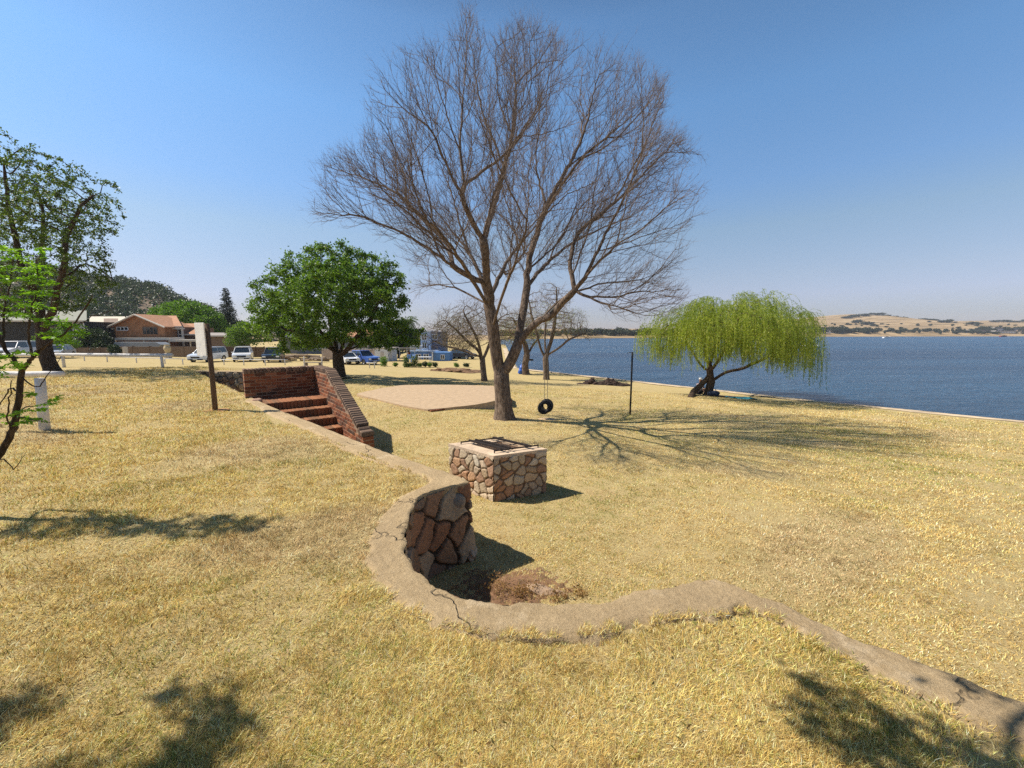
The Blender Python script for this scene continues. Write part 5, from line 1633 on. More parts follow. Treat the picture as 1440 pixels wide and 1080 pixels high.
def tilemat(name, c):
    m, nt, b = nodes_of(name); v = coord(nt)
    w = nt.nodes.new('ShaderNodeTexWave'); w.bands_direction = 'Y'; w.inputs['Scale'].default_value = 1.1; w.inputs['Distortion'].default_value = .3
    nt.links.new(v, w.inputs[0]); f = noise(nt, v, 3, 6)
    c0 = ramp(nt, f, [(.3, tuple(x * .7 for x in c)), (.7, tuple(min(1, x * 1.25) for x in c))])
    nt.links.new(mix(nt, 1.0, c0, ramp(nt, w.outputs['Fac'], [(.0, (.75, .75, .75)), (.5, (1, 1, 1))]), 'MULTIPLY'), b.inputs['Base Color'])
    b.inputs['Roughness'].default_value = .85; bump(nt, b, w.outputs['Fac'], .5, .05)
    return m
M['hbrick'] = brickmat('orange_house_brick', (.46, .20, .08), (.36, .15, .06), (.30, .19, .11))
M['hbrick2'] = brickmat('brown_house_brick', (.22, .12, .07), (.17, .09, .055), (.2, .14, .1))
M['tile'] = tilemat('orange_roof_tiles', (.46, .22, .11))
M['tile_br'] = tilemat('brown_roof_tiles', (.24, .16, .11))
M['tile_cream'] = tilemat('cream_roof_tiles', (.62, .55, .42))
M['tile_grey'] = tilemat('grey_green_roof', (.26, .26, .20))
M['trim'] = wallmat('cream_trim', (.58, .52, .44), .08)
M['wtrim'] = wallmat('white_trim', (.74, .74, .74), .05)
M['dark'] = wallmat('dark_timber', (.03, .028, .025), .3)
M['hglass'] = simple('window_glass', (.025, .03, .035), .1, .1, 1, spec=.8)
M['bwall'] = wallmat('brown_plaster', (.20, .135, .09), .15)
M['gwall'] = wallmat('grey_plaster', (.30, .26, .23), .12)

class Bld:
    def __init__(s, name, label, px, Y, cat='house', rz=0):
        s.Y = Y; x = D(px, 500, Y).x; s.o = Vector((x, Y, gz(x, Y))); s.r = thing(name, label, cat, s.o, rz)
    def L(s, px, py, dy=0): return D(px, py, s.Y + dy) - s.o
    def part(s, mb, name, mat, parent=None): return mb.build(name, mat, parent or s.r)
    def rect(s, px0, py0, px1, py1, dy, depth, name, mat, parent=None):
        a = s.L(px0, py0, dy); b = s.L(px1, py1, dy)
        mb = MB(); mb.box(((a.x + b.x) / 2, a.y + depth / 2, (a.z + b.z) / 2), (abs(b.x - a.x), depth, abs(a.z - b.z)))
        return s.part(mb, name, mat, parent)
    def ground_rect(s, px0, px1, py_top, dy, depth, name, mat):
        a = s.L(px0, py_top, dy); b = s.L(px1, py_top, dy)
        mb = MB(); z0 = -.8; mb.box(((a.x + b.x) / 2, a.y + depth / 2, (a.z + z0) / 2), (abs(b.x - a.x), depth, a.z - z0))
        return s.part(mb, name, mat)
    def window(s, px0, py0, px1, py1, dy, nx=2, ny=1, frame='wtrim'):
        a = s.L(px0, py1, dy); b = s.L(px1, py0, dy); w = b.x - a.x; h = b.z - a.z; fw = min(.09, w * .12)
        mb = MB(); y = a.y - .05
        for k in range(nx + 1): mb.box((a.x + w * k / nx, y, (a.z + b.z) / 2), (fw, .09, h + fw))
        for k in range(ny + 1): mb.box(((a.x + b.x) / 2, y - .004, a.z + h * k / ny), (w + fw, .09, fw))
        f = s.part(mb, 'window', M[frame])
        mb = MB(); mb.box(((a.x + b.x) / 2, a.y - .025, (a.z + b.z) / 2), (w, .03, h)); s.part(mb, 'pane', M['hglass'], f)
    def gable(s, px0, px1, py_e, px_a, py_a, dy0, dy1, wallm, roofm, over=.5, z0=-.8, name='roof', th=.18):
        a = s.L(px0, py_e, dy0); b = s.L(px1, py_e, dy0); ap = s.L(px_a, py_a, dy0)
        ln = dy1 - dy0; y0 = a.y
        mb = MB(); V = [(a.x, 0, z0), (b.x, 0, z0), (b.x, 0, b.z), (ap.x, 0, ap.z), (a.x, 0, a.z)]
        n = 5; VV = [(x, y0, z) for x, _, z in V] + [(x, y0 + ln, z) for x, _, z in V]
        Fc = [tuple(range(5)), tuple(range(5, 10))[::-1]] + [(i + 5, (i + 1) % 5 + 5, (i + 1) % 5, i) for i in range(5)]
        mb.add(VV, Fc); s.part(mb, 'wall', wallm)
        mb = MB()
        for e in (a, b):
            d = Vector((e.x - ap.x, 0, e.z - ap.z)); d = d * (1 + over / d.length)
            up_ = Vector((0, 0, .05)); A0 = Vector((ap.x, y0 - over, ap.z)) + up_; A1 = Vector((ap.x, y0 + ln + over, ap.z)) + up_
            V = [A0, A0 + d, A1 + d, A1]; V = V + [v_ + Vector((0, 0, th)) for v_ in V]
            mb.add(V, [(0, 3, 2, 1), (4, 5, 6, 7), (0, 1, 5, 4), (1, 2, 6, 5), (2, 3, 7, 6), (3, 0, 4, 7)])
        rf = s.part(mb, name, roofm)
        mb = MB()
        for e in (a, b):
            d = Vector((e.x - ap.x, 0, e.z - ap.z)); d = d * (1 + over / d.length)
            A0 = Vector((ap.x, y0 - over - .03, ap.z + .12))
            mb.tube([A0, A0 + d], .14, 4)
        s.part(mb, 'barge_board', M['trim'], rf)
    def slope(s, px0, px1, py_low, py_high, dy0, dy1, mat, name='roof', trim=True, top=None):
        a = s.L(px0, py_low, dy0); b = s.L(px1, py_low, dy0); z1 = s.L(px0, py_high, dy1).z
        a2 = s.L(px0, py_high, dy1)
        t0_, t1_ = top or (px0, px1)
        c2 = s.L(t1_, py_high, dy1); d2 = s.L(t0_, py_high, dy1)
        V = [a, b, c2, d2]; V = V + [v_ + Vector((0, 0, .16)) for v_ in V]
        mb = MB(); mb.add(V, [(0, 3, 2, 1), (4, 5, 6, 7), (0, 1, 5, 4), (1, 2, 6, 5), (2, 3, 7, 6), (3, 0, 4, 7)])
        rf = s.part(mb, name, mat)
        if trim:
            mb = MB(); mb.box(((a.x + b.x) / 2, a.y - .05, a.z + .06), (b.x - a.x + .1, .1, .22)); s.part(mb, 'gutter', M['trim'], rf)

h = Bld('brick_house', 'orange brick double storey house with a wide gable and orange tiled roofs', 205, 70)
h.slope(205, 256, 460, 445, 1.5, 7, M['tile'], top=(205, 248))
h.ground_rect(206, 254, 460, 2.6, 8, 'wall', M['hbrick2'])
h.slope(250, 287, 471, 456, 2.5, 9, M['tile'], top=(254, 283))
h.ground_rect(253, 286, 471.5, 3.2, 6, 'wall', M['hbrick2'])
h.gable(161, 231, 459, 194, 443.5, 0, 5, M['hbrick'], M['tile'], .7)
h.slope(146, 166, 463, 449, .4, 7, M['tile_br'])
h.ground_rect(153, 166, 464, .9, 6, 'wall', M['hbrick'])
h.window(165, 460, 180, 464.5, 0, 3)
h.window(202, 460, 221, 470, 0, 4, 1, 'bwall')
h.window(235, 462, 256, 474, 2.6, 4)
for px in (231.5, 257): h.rect(px - .8, 460, px + .8, 496, 1.7, .2, 'column', M['trim'])
h.rect(231, 461, 258, 463, 1.55, .3, 'beam', M['trim'])
h.rect(231, 474, 258, 476, 1.5, .3, 'balcony_edge', M['trim'])
h.rect(161, 475, 238, 478.5, -3.2, 3.1, 'carport_roof', M['trim'])
h.rect(238, 477.6, 275, 480.5, -3.4, 3.2, 'carport_roof', M['trim'])
for px in (163, 203, 238, 268): h.rect(px - .6, 478.6, px + .6, 500, -3.0, .15, 'carport_post', M['trim'])
h2 = Bld('garage', 'low brown garage with a pale curved roof edge right of the brick house', 302, 67)
h2.ground_rect(284, 318, 474, 0, 6, 'wall', M['bwall'])
h2.slope(283, 319, 473, 469, -.3, 6, M['gwall'])
# boundary wall
bwl = Bld('boundary_wall', 'long brown plastered boundary wall in front of the brick house', 235, 60, 'wall')
bwl.ground_rect(158, 308, 487.5, 0, .3, 'panel', M['bwall'])
for px in range(162, 309, 24): bwl.rect(px - 1, 486.6, px + 1, 500, -.06, .45, 'pier', M['bwall'])
fw_ = Bld('boundary_wall', 'dark brown slatted boundary fence behind the white cars', 345, 62, 'fence')
fw_.ground_rect(309, 372, 488, 0, .12, 'panel', wallmat('brown_slats', (.13, .085, .06), .4, 6))
for px in range(311, 373, 12): fw_.rect(px - .5, 487, px + .5, 500, -.1, .3, 'post', M['bwall'])
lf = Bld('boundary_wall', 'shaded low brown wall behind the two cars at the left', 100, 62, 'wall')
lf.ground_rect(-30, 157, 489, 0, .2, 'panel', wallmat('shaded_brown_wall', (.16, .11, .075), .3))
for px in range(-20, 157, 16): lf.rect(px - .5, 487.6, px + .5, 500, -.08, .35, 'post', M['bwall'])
# urn on a pier
q = D(236, 497, 55); urn = thing('urn', 'large cream urn standing behind the end of the long white rail', 'urn', (q.x, 55, gz(q.x, 55)))
zt_ = D(236, 485, 55).z - urn.location.z
mb = MB(); hU = 1.15; z0_ = zt_ - hU
mb.box((0, 0, z0_ / 2), (.62, .62, max(.1, z0_)), bev=.02); mb.build('plinth', M['trim'], urn)
mb = MB(); mb.lathe([(.18, 0), (.2, .05), (.36, .35), (.42, .65), (.36, .92), (.24, 1.02), (.3, 1.08), (.3, 1.15), (.2, 1.15), (.2, 1.0)], (0, 0, z0_), 20)
mb.build('vase', simple('cream_clay', (.52, .42, .26), .8, .1, 4), urn, True)
pc = Bld('gate_pillar', 'small cream pillar in front of the boundary wall left of the urn', 173, 56, 'pillar'); pc.ground_rect(171.6, 174.6, 488, 0, .5, 'pillar', M['trim'])
# covered boat under the carport
bt = thing('covered_boat', 'long grey covered boat under the carport of the brick house', 'boat', (D(200, 490, 65).x, 65, gz(D(200, 490, 65).x, 65)))
mb = MB(); mb.prism([(-3.6, 0), (3.3, 0), (3.9, .55), (3.2, .95), (-3.4, .95), (-3.8, .5)], 1.9); o = mb.build('cover', simple('grey_tarpaulin', (.26, .28, .30), .6, .15, 2)); o.parent = bt
zb_ = D(200, 481, 65).z - bt.location.z - .95; o.location = (0, 0, zb_)
mb = MB()
for a in (-2, 2): mb.box((a, 0, zb_ / 2), (.15, 1.4, zb_))
mb.build('stand', M['bwall'], bt)

dk = Bld('timber_house', 'dark timber house with white window frames and grey green roof behind the left tree', 60, 66)
dk.ground_rect(-60, 118, 452, 0, 9, 'wall', M['dark'])
dk.slope(-64, 122, 452, 438, -.8, 6, M['tile_grey'])
for a in (104, 112): dk.window(a, 454, a + 6, 467, 0, 2, 2)
dk.window(64, 460, 80, 469, 0, 3, 1, 'bwall')
rl = MB()
for px in np.arange(92, 122, 2.5):
    a = dk.L(px, 483, -2); b = dk.L(px, 470, -2); rl.tube([a, b], .035, 4)
for py in (470, 476, 483): rl.tube([dk.L(90, py, -2), dk.L(122, py, -2)], .045, 4)
rl.build('railing', M['wtrim'], dk.r)
cr = Bld('cream_roof_house', 'house with a bright cream tiled roof left behind the brick house', 150, 88)
cr.ground_rect(128, 172, 455, 0, 8, 'wall', M['gwall']); 
cr.slope(126, 176, 455, 446, -.6, 8, M['tile_cream'])
oh = Bld('orange_roof_house', 'shaded grey house with orange roof seen through the green tree', 480, 78)
oh.ground_rect(400, 540, 476, 0, 10, 'wall', wallmat('blue_grey_plaster', (.16, .17, .20), .15))
oh.slope(480, 545, 475, 461, -.8, 8, M['tile']); oh.slope(398, 480, 476, 468, -.8, 8, wallmat('slate', (.12, .13, .15), .2))
for px in (420, 445, 505, 525): oh.window(px, 481, px + 12, 490, 0, 2)
pk = Bld('garden_wall', 'long pinkish plaster wall behind the blue pickup', 500, 60, 'wall')
pk.ground_rect(452, 531, 491, 0, .25, 'panel', wallmat('pink_plaster', (.44, .34, .27), .12))
for px in range(454, 531, 15): pk.rect(px - .6, 490, px + .6, 500, -.05, .4, 'pier', M['trim'])
ws = Bld('white_shed', 'plain white box shaped shed right of the blue pickup', 536, 56, 'shed')
ws.ground_rect(526.5, 545, 490, 0, 3.0, 'wall', wallmat('white_plaster', (.76, .75, .72), .05))
ws.ground_rect(545, 551, 490.3, .5, 2.4, 'side_wall', wallmat('shaded_white_plaster', (.55, .54, .53), .05))  # shade of the right side put into a greyer copy of the white plaster
ws.rect(525.5, 489, 552, 490, -.15, 3.4, 'roof', M['gwall'])
ws.rect(535, 494, 540, 506, -.04, .05, 'door', M['trim'])

M['blue_l'] = wallmat('pale_blue_plaster', (.42, .52, .68), .08); M['blue'] = wallmat('bright_blue_plaster', (.10, .22, .46), .12)
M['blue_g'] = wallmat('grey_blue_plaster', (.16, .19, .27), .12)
bh = Bld('blue_house', 'tall pale and bright blue house with white balcony rail', 603, 60)
bh.ground_rect(591, 605, 466, 1.5, 5, 'tower', M['blue_l'])
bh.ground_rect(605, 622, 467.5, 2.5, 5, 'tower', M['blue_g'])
bh.rect(589.5, 464.8, 606, 466.4, 1.3, 5.4, 'roof', M['wtrim'])
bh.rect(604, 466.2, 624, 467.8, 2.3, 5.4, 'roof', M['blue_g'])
bh.ground_rect(577, 615, 494.5, 0, 5, 'wall', M['blue'])
bh.rect(576, 492.8, 616, 495, -.15, 5.2, 'terrace_slab', M['blue_l'])
bh.ground_rect(607.5, 632, 495.5, -3, 3, 'annexe', M['blue'])
bh.rect(607.0, 494.8, 609.2, 513, -3.1, .2, 'corner_pier', M['wtrim'])
bh.window(593, 470, 600, 478, 1.5, 2, 2); bh.window(608, 470, 615, 477, 2.5, 2, 1); bh.window(594, 482, 600, 490, 1.5, 2)
bh.window(585, 498, 592, 508, 0, 2, 1); bh.window(596, 498, 603, 506, 0, 2, 1); bh.window(620, 499, 625, 505, -3, 2)
rl = MB()
for px in np.arange(577, 594, 1.6): rl.tube([bh.L(px, 493, .1), bh.L(px, 486, .1)], .03, 4)
for py in (486, 489.5): rl.tube([bh.L(576, py, .1), bh.L(594, py, .1)], .05, 4)
rl.build('balcony_rail', M['wtrim'], bh.r)
yh = Bld('ochre_house', 'narrow ochre and red building left of the blue tower', 583, 66)
yh.ground_rect(574, 584, 468, 0, 5, 'wall', wallmat('red_plaster', (.28, .07, .04), .2)); yh.ground_rect(584, 590, 466, -.1, 5, 'ochre_wall', wallmat('ochre_plaster', (.42, .30, .10), .2))
yh.rect(573, 465, 591, 467, -.4, 5.8, 'roof', M['tile_br'])
pg = thing('pergola', 'thin grey steel pergola in front of the blue house', 'pergola', (D(570, 500, 57).x, 57, gz(D(570, 500, 57).x, 57)))
mb = MB(); lo = Vector(pg.location); 
for px in (562, 572, 583): mb.tube([Vector((D(px, 500, 57).x, 57, lo.z)) - lo, D(px, 490, 57) - lo], .05, 5)
mb.build('posts', M['chrome'], pg)
mb = MB()
for py in (489.5, 492): mb.tube([D(560, py, 57) - lo, D(585, py, 57) - lo], .05, 5)
mb.build('beams', M['chrome'], pg)
# blue garden chairs and a white table before the blue house
def chair(px, Y, label, rz):
    x = D(px, 505, Y).x; t = thing('garden_chair', label, 'chair', (x, Y, gz(x, Y)), rz, 'garden chairs at the blue house')
    c_ = M['bluech']; mb = MB(); mb.box((0, 0, .45), (.5, .5, .05), bev=.01); mb.build('seat', c_, t)
    mb = MB(); mb.box((0, .24, .75), (.5, .05, .6), bev=.01); mb.build('backrest', c_, t)
    for a in (-.2, .2):
        for b in (-.2, .2):
            mb = MB(); mb.box((a, b, .22), (.05, .05, .44)); mb.build('leg', c_, t)
M['bluech'] = simple('blue_chair_plastic', (.20, .34, .66), .5, .1, 3)
chair(576, 55, 'left blue garden chair in front of the blue house', R(30)); chair(581, 54.5, 'right blue garden chair in front of the blue house', R(-20))
x = D(597, 505, 54).x; tb = thing('garden_table', 'white garden table in front of the blue house', 'table', (x, 54, gz(x, 54)))
mb = MB(); mb.box((0, 0, .74), (1.8, .9, .06), bev=.01); mb.build('tabletop', M['wtrim'], tb)
for a in (-.8, .8):
    for b in (-.35, .35): mb = MB(); mb.box((a, b, .36), (.06, .06, .72)); mb.build('leg', M['wtrim'], tb)

# ---------------------------------------------------------------- background trees and plants
def bush(name, label, cat, px, py_base, Y, w, h, leafm, seed, nleaf=2500, ls=.25, group=None, trunk=True, lob=None, bark='bark_dark', shell=.5, zbase=None, asp=.55):
    x = D(px, py_base, Y).x; z = gz(x, Y) if zbase is None else zbase
    t = thing(name, label, cat, (x, Y, z), 0, group); rgb = np.random.RandomState(seed)
    if lob is None:
        lob = [(0, 0, h * .6, min(w, h) * .36)]
        for k in range(7):
            a = rgb.uniform(0, 6.28); rr = w * rgb.uniform(.15, .36)
            lob.append((rr * math.cos(a), rr * math.sin(a) * .8, h * rgb.uniform(.35, .78), min(w, h) * rgb.uniform(.16, .27), .9))
    P = blobpts(lob, nleaf, seed, shell)
    P = P + rgb.randn(*P.shape) * ls * .4
    P[:, 2] = np.maximum(P[:, 2], .08)
    V, Fq = leaves(P, ls, asp, seed, .1, fold=.3)
    npmesh('crown', V, Fq, leafm, t)
    mb = MB(); tr = max(.03, h * .025)
    mb.tube([(0, 0, -.2), (.03 * h, 0, h * .3), (0, .02 * h, h * .62)], [tr * 1.3, tr, tr * .4], 7)
    for k in range(4):
        a = rgb.uniform(0, 6.28); mb.tube([(.02 * h, 0, h * .25), (w * .16 * math.cos(a), w * .16 * math.sin(a), h * .45), (w * .28 * math.cos(a), w * .28 * math.sin(a), h * .62)], [tr * .6, tr * .4, tr * .2], 5)
    mb.build('trunk', M[bark], t)
    return t
# umbrella shaped bright tree behind the house
Yu = 92; pm = F / Yu
def ulob(lst, px0, Y):
    x0 = D(px0, 500, Y).x; z0 = gz(x0, Y); out = []
    for px, py, rp, dy in lst:
        p = D(px, py, Y + dy); out.append((p.x - x0, dy, p.z - z0, rp / (F / Y), .8))
    return out
bush('umbrella_tree', 'broad bright green flat topped tree behind the brick house', 'tree', 262, 495, Yu, 18, 9, M['leaf_lime'], 3, 16000, .42,
     lob=ulob([(225,441,12,0),(240,436,12,0),(256,434,13,0),(272,436,13,0),(287,442,13,0),(300,450,12,0),(309,462,12,0),(298,470,14,0),(262,445,14,-2),(240,445,13,-2),(285,455,14,-2),(304,480,12,0)], 262, Yu), shell=.7)
# conifer
Yc = 96; x0 = D(325, 500, Yc).x; z0 = gz(x0, Yc); Hc = D(325, 404, Yc).z - z0; zb_ = D(325, 462, Yc).z - z0
cf = thing('conifer', 'tall dark pointed conifer behind the houses', 'tree', (x0, Yc, z0))
mb = MB(); mb.tube([(0, 0, -.2), (0, 0, Hc * .6), (0, 0, Hc)], [.3, .18, .03], 8); mb.build('trunk', M['bark_dark'], cf)
rg = np.random.RandomState(2); C_ = []; Dd = []
zz_ = 1.5
while zz_ < Hc * .98:
    rr = (Hc - zz_) * .27 * rg.uniform(.75, 1.1) + .15; nb = 11
    for k in range(nb):
        a = rg.uniform(0, 6.28); L = rr * rg.uniform(.7, 1.1); m_n = max(6, int(L * 16))
        t = rg.rand(m_n); 
        p = np.stack([np.cos(a) * L * t, np.sin(a) * L * t, zz_ + L * (.12 * t - .0) + 0 * t], 1) + rg.randn(m_n, 3) * .12 * (1 + t[:, None] * .4)
        C_.append(p); Dd.append(np.stack([np.cos(a) * np.ones(m_n), np.sin(a) * np.ones(m_n), -.3 * np.ones(m_n)], 1))
    zz_ += .42
C_ = np.concatenate(C_); Dd = np.concatenate(Dd)
M['needles'] = leaf_mat('blue_green_needles', [(.018, .035, .022), (.03, .05, .032), (.045, .065, .04)], .1)
V, Fq = leaves(C_, .42, .35, 5, dirs=Dd); npmesh('crown', V, Fq, M['needles'], cf)

bush('round_tree', 'small rounded fresh green tree left of the big green tree', 'tree', 342, 492, 58, 4.2, 5, M['leaf_green'], 5, 6000, .22, lob=ulob([(335,468,10,0),(350,463,13,0),(345,478,12,0),(360,475,12,0),(330,480,8,0),(368,465,12,0)], 348, 58))
bush('dark_evergreen', 'tall dark evergreen mass right of the green tree under the palm', 'tree', 560, 495, 64, 6, 6, M['leaf_dark'], 6, 9000, .3, lob=ulob([(545,470,12,0),(558,460,10,0),(570,466,10,0),(562,478,14,0),(578,474,9,0),(540,484,12,0),(574,486,10,0),(556,488,12,0)], 560, 64), shell=.3)
bush('dark_evergreen', 'dark hedge like tree in front of the timber house', 'tree', 132, 495, 64, 5, 4, M['leaf_dark'], 7, 6000, .25, lob=ulob([(125,470,12,0),(140,472,11,0),(148,480,10,0),(130,484,14,0),(145,488,10,-1),(118,482,8,0)], 135, 64), shell=.3)
bush('garden_tree', 'yellow green feathery tree in front of the cream roofed house', 'tree', 95, 495, 52, 4, 5, M['leaf_lime'], 8, 3500, .2, lob=ulob([(70,478,9,0),(85,470,9,0),(100,478,9,0),(112,484,7,0),(95,486,8,0)], 105, 52), shell=.2)
bush('green_bush', 'dark green bush at the left foot of the boundary wall', 'bush', 160, 499, 57, 2.5, 1.6, M['leaf_dark'], 9, 2500, .18)
# palm
Yp = 68; x0 = D(575, 500, Yp).x; z0 = gz(x0, Yp); Hp = D(575, 453, Yp).z - z0
pt_ = thing('palm_tree', 'shaggy palm rising above the dark evergreen left of the blue tower', 'palm', (x0, Yp, z0))
mb = MB(); mb.tube([(0, 0, -.2), (.1, 0, Hp * .5), (0, 0, Hp)], [.3, .22, .2], 8); mb.build('trunk', M['bark'], pt_)
VV = []; FF = []; bse = 0; rg = np.random.RandomState(4)
for k in range(26):
    a = rg.uniform(0, 6.28); el = rg.uniform(-.2, 1.2); L = rg.uniform(1.6, 2.3); p = np.array([0, 0, Hp]); d = np.array([math.cos(a) * math.cos(el), math.sin(a) * math.cos(el), math.sin(el)])
    pts = []
    for s in range(14): pts.append(p.copy()); p = p + d * L / 13; d = d + np.array([0, 0, -.13]); d /= np.linalg.norm(d)
    pts = np.array(pts)
    side = np.cross(pts[-1] - pts[0], (0, 0, 1)); side /= np.linalg.norm(side) + 1e-9
    cc_ = np.repeat(pts[2:], 6, 0); dd_ = np.tile(np.array([side, -side, side * .7, -side * .7, side, -side]), (12, 1)) + (0, 0, -.5)
    V, Fq = leaves(cc_, .55, .10, k, dirs=dd_ * 2.5); VV.append(V); FF.append(Fq + bse); bse += len(V)
npmesh('fronds', np.concatenate(VV), np.concatenate(FF), M['leaf_olive'], pt_)
# pale bare tree behind blue house
# plants in a row before the blue house
plants = [(540, 515, 9), (556, 515, 4.5), (571, 516, 11), (577, 516, 4), (583, 516, 11), (591, 516, 4.5), (598, 516, 6), (604, 516, 5), (612, 515, 4.5), (641, 512, 4), (656, 513, 4)]
names = ['yellow green shrub at the left end of the row before the blue house', 'low plant second from the left in the row', 'slim potted looking tree before the blue chairs', 'low rounded plant between the two slim trees', 'second slim tree before the blue house', 'small round shrub right of the second slim tree', 'pale thin shrub before the white table', 'dark small shrub right of the pale thin shrub', 'small plant at the corner of the blue annexe', 'small bush right of the blue annexe', 'low bush before the dark car']
for k, ((px, py, hp), nm) in enumerate(zip(plants, names)):
    Y = 46; x_ = D(px, py, Y).x
    hgt = hp / F * Y * 1.35
    if hp > 8: bush('small_shrub', nm, 'shrub', px, py, Y, .7, hgt, M['leaf_lime' if k == 0 else 'leaf_olive'], 90 + k, 700, .14, 'plants in a row before the blue house', lob=[(0, 0, hgt * .78, .38), (0, 0, .3, .3), (.1, 0, hgt * .55, .22), (-.1, .1, hgt * .3, .25)])
    else: bush('small_shrub', nm, 'shrub', px, py, Y, .8, hgt, M['leaf_green' if k % 2 else 'leaf_dark'], 90 + k, 500, .13, 'plants in a row before the blue house')

# ---------------------------------------------------------------- hill at the left
HY = 230.0
def hill_h(x, y):
    px = 720 + x / np.maximum(y, 1) * F
    crest = np.interp(px, [-700, -300, -60, 60, 120, 170, 205, 235, 262, 300, 345, 400], [372, 368, 372, 378, 386, 394, 403, 408, 425, 441, 462, 474])
    a = (540 - crest) / F; tanv = (-SP + a * CP) / (CP + a * SP)
    zc = EYE + tanv * 255
    t = np.clip((y - 125) / 130, 0, 1); t = t * t * (3 - 2 * t) * .75 + t * .25
    n = 1.6 * np.sin(x * .06 + y * .04) * np.cos(y * .07) + .8 * np.sin(x * .17) * np.cos(y * .15 + x * .05)
    z = -3 + np.maximum(zc + 3, 0) * t + n * t
    return np.where(y > 255, z, z)
def hillmat():
    m, nt, b = nodes_of('rocky_hillside'); v = coord(nt)
    f = noise(nt, v, .06, 6, .6); f2 = noise(nt, v, .5, 8, .7)
    c = ramp(nt, f2, [(.3, (.10, .07, .045)), (.55, (.25, .17, .11)), (.75, (.34, .25, .17))])
    c = mix(nt, ramp(nt, f, [(.4, (0, 0, 0)), (.6, (.8, .8, .8))]), c, (.08, .075, .035))
    nt.links.new(c, b.inputs['Base Color']); b.inputs['Roughness'].default_value = 1; bump(nt, b, f2, .8, 1.0); return m
hill = sheet('hill', np.linspace(-420, -125, 90), np.linspace(120, 330, 80), lambda x, y: hill_h(x, y), hillmat())
tag(hill, 'rocky bush covered hill rising behind the houses', kind='structure')
# scrub on the hill, far too many to count
rg = np.random.RandomState(10); C_ = []; SZ = []
for k in range(3200):
    y = rg.uniform(135, 262); px = rg.uniform(-420, 370); x = (px - 720) / F * y
    if x > -128: continue
    rocky = (math.sin(px * .045 + 1.0) * math.cos(y * .05) > .55) and 90 < px < 240 and y > 185
    if rocky and rg.rand() < .7: continue
    z = float(hill_h(np.array(x), np.array(y))); s = rg.uniform(1.2, 3.2) * (1.2 if px > 180 else 1)
    m_n = 42
    p = rg.randn(m_n, 3); p /= np.linalg.norm(p, axis=1)[:, None]; p *= (s * rg.uniform(.5, 1.0, m_n))[:, None]; p[:, 2] *= .75
    C_.append(p + (x, y, z + s * .55))
C_ = np.concatenate(C_)
V, Fq = leaves(C_, 1.15, .6, 3, fold=.3)
o = npmesh('hillside_scrub', V, Fq, M['leaf_dark']); tag(o, 'dense dark scrub and trees covering the hillside', 'scrub', kind='stuff')

# ---------------------------------------------------------------- far shore
rg = np.random.RandomState(20)
def fpos(px, extra):
    r_ = (px - 720) / F; y = float(far_shore_y(r_ )) + extra; y2 = y
    x = r_ * y; return x, y
protoF = None
def far_bush(k, px, extra, w, h, label, group, flat=1.0):
    global protoF
    x, y = fpos(px, extra); z = float(zlow(x, y))
    if protoF is None:
        protoF = []
        for s in range(3):
            o = bush('far_tree', 'x', 'tree', px, 470, y, 10, 8, M['leaf_far'], 200 + s, 520, 1.7, None, shell=.35, zbase=z, bark='bark_dark', asp=.7)
            o['group'] = group; protoF.append([o, False])
    pr = protoF[k % 3]
    if not pr[1]:
        o = pr[0]; pr[1] = True; o.location = (x, y, z); o.scale = (w / 10, w / 10, h / 8); o['label'] = label; o.rotation_euler[2] = k
    else:
        o = dup(pr[0], (x, y, z - .2), k * 1.7, label, (w / 10, w / 10, h / 8))
    o['group'] = group
M['leaf_far'] = leaf_mat('far_tree_leaves', [(.018, .03, .014), (.03, .045, .02), (.05, .06, .025), (.022, .032, .016)], .1)
k = 0
for px in np.arange(1134, 1215, 2.6):
    far_bush(k, px + rg.uniform(-1, 1), rg.uniform(50, 110), rg.uniform(12, 20), rg.uniform(6, 9) if px < 1185 else rg.uniform(5, 8), 'dark tree in the dense grove on the far shore right of the willow', 'grove on the far shore right of the willow'); k += 1
for px in np.arange(1216, 1440, 5.5):
    far_bush(k, px + rg.uniform(-3, 3), rg.uniform(35, 90), rg.uniform(4, 17), rg.uniform(2.5, 8), 'scattered dark bush on the dry far shore at the right', 'scattered bushes on the far shore'); k += 1
for px in np.arange(1372, 1442, 4):
    far_bush(k, px + rg.uniform(-2, 2), rg.uniform(80, 130), rg.uniform(12, 18), rg.uniform(7, 10), 'garden tree among the lakeside houses at the far right', 'garden trees among the lakeside houses'); k += 1
for px, ex in [(1185, 640), (1196, 645), (1209, 650), (1220, 660), (1230, 660), (1240, 670), (1250, 655), (1262, 640), (1292, 560), (1300, 560), (1304, 562), (1390, 600), (1400, 600), (1410, 605), (1420, 600), (1434, 600), (1320, 400), (1326, 400), (1362, 330), (1200, 420), (1214, 330)]:
    far_bush(k, px, ex, rg.uniform(22, 38), rg.uniform(6, 9), 'dark clump of trees on the dry far hill', 'tree clumps on the far hill'); k += 1
for px in np.arange(800, 960, 3.2):
    far_bush(k, px + rg.uniform(-1, 1), rg.uniform(30, 60), rg.uniform(9, 14), rg.uniform(4.5, 7.5), 'tree in the dark belt across the water behind the steel pole', 'tree belt across the water'); k += 1
for px in np.arange(700, 800, 4.2):
    far_bush(k, px + rg.uniform(-1, 1), rg.uniform(30, 60), rg.uniform(6, 11), rg.uniform(3, 5), 'low tree in the pale belt across the water behind the bare trees', 'low tree belt across the water'); k += 1
for q_ in range(46):
    far_bush(k, rg.uniform(1150, 1440), rg.uniform(110, 430), rg.uniform(4, 12), rg.uniform(2.5, 5.5), 'small lone bush on the tan far fields', 'lone bushes on the far fields'); k += 1
print('far trees', k)
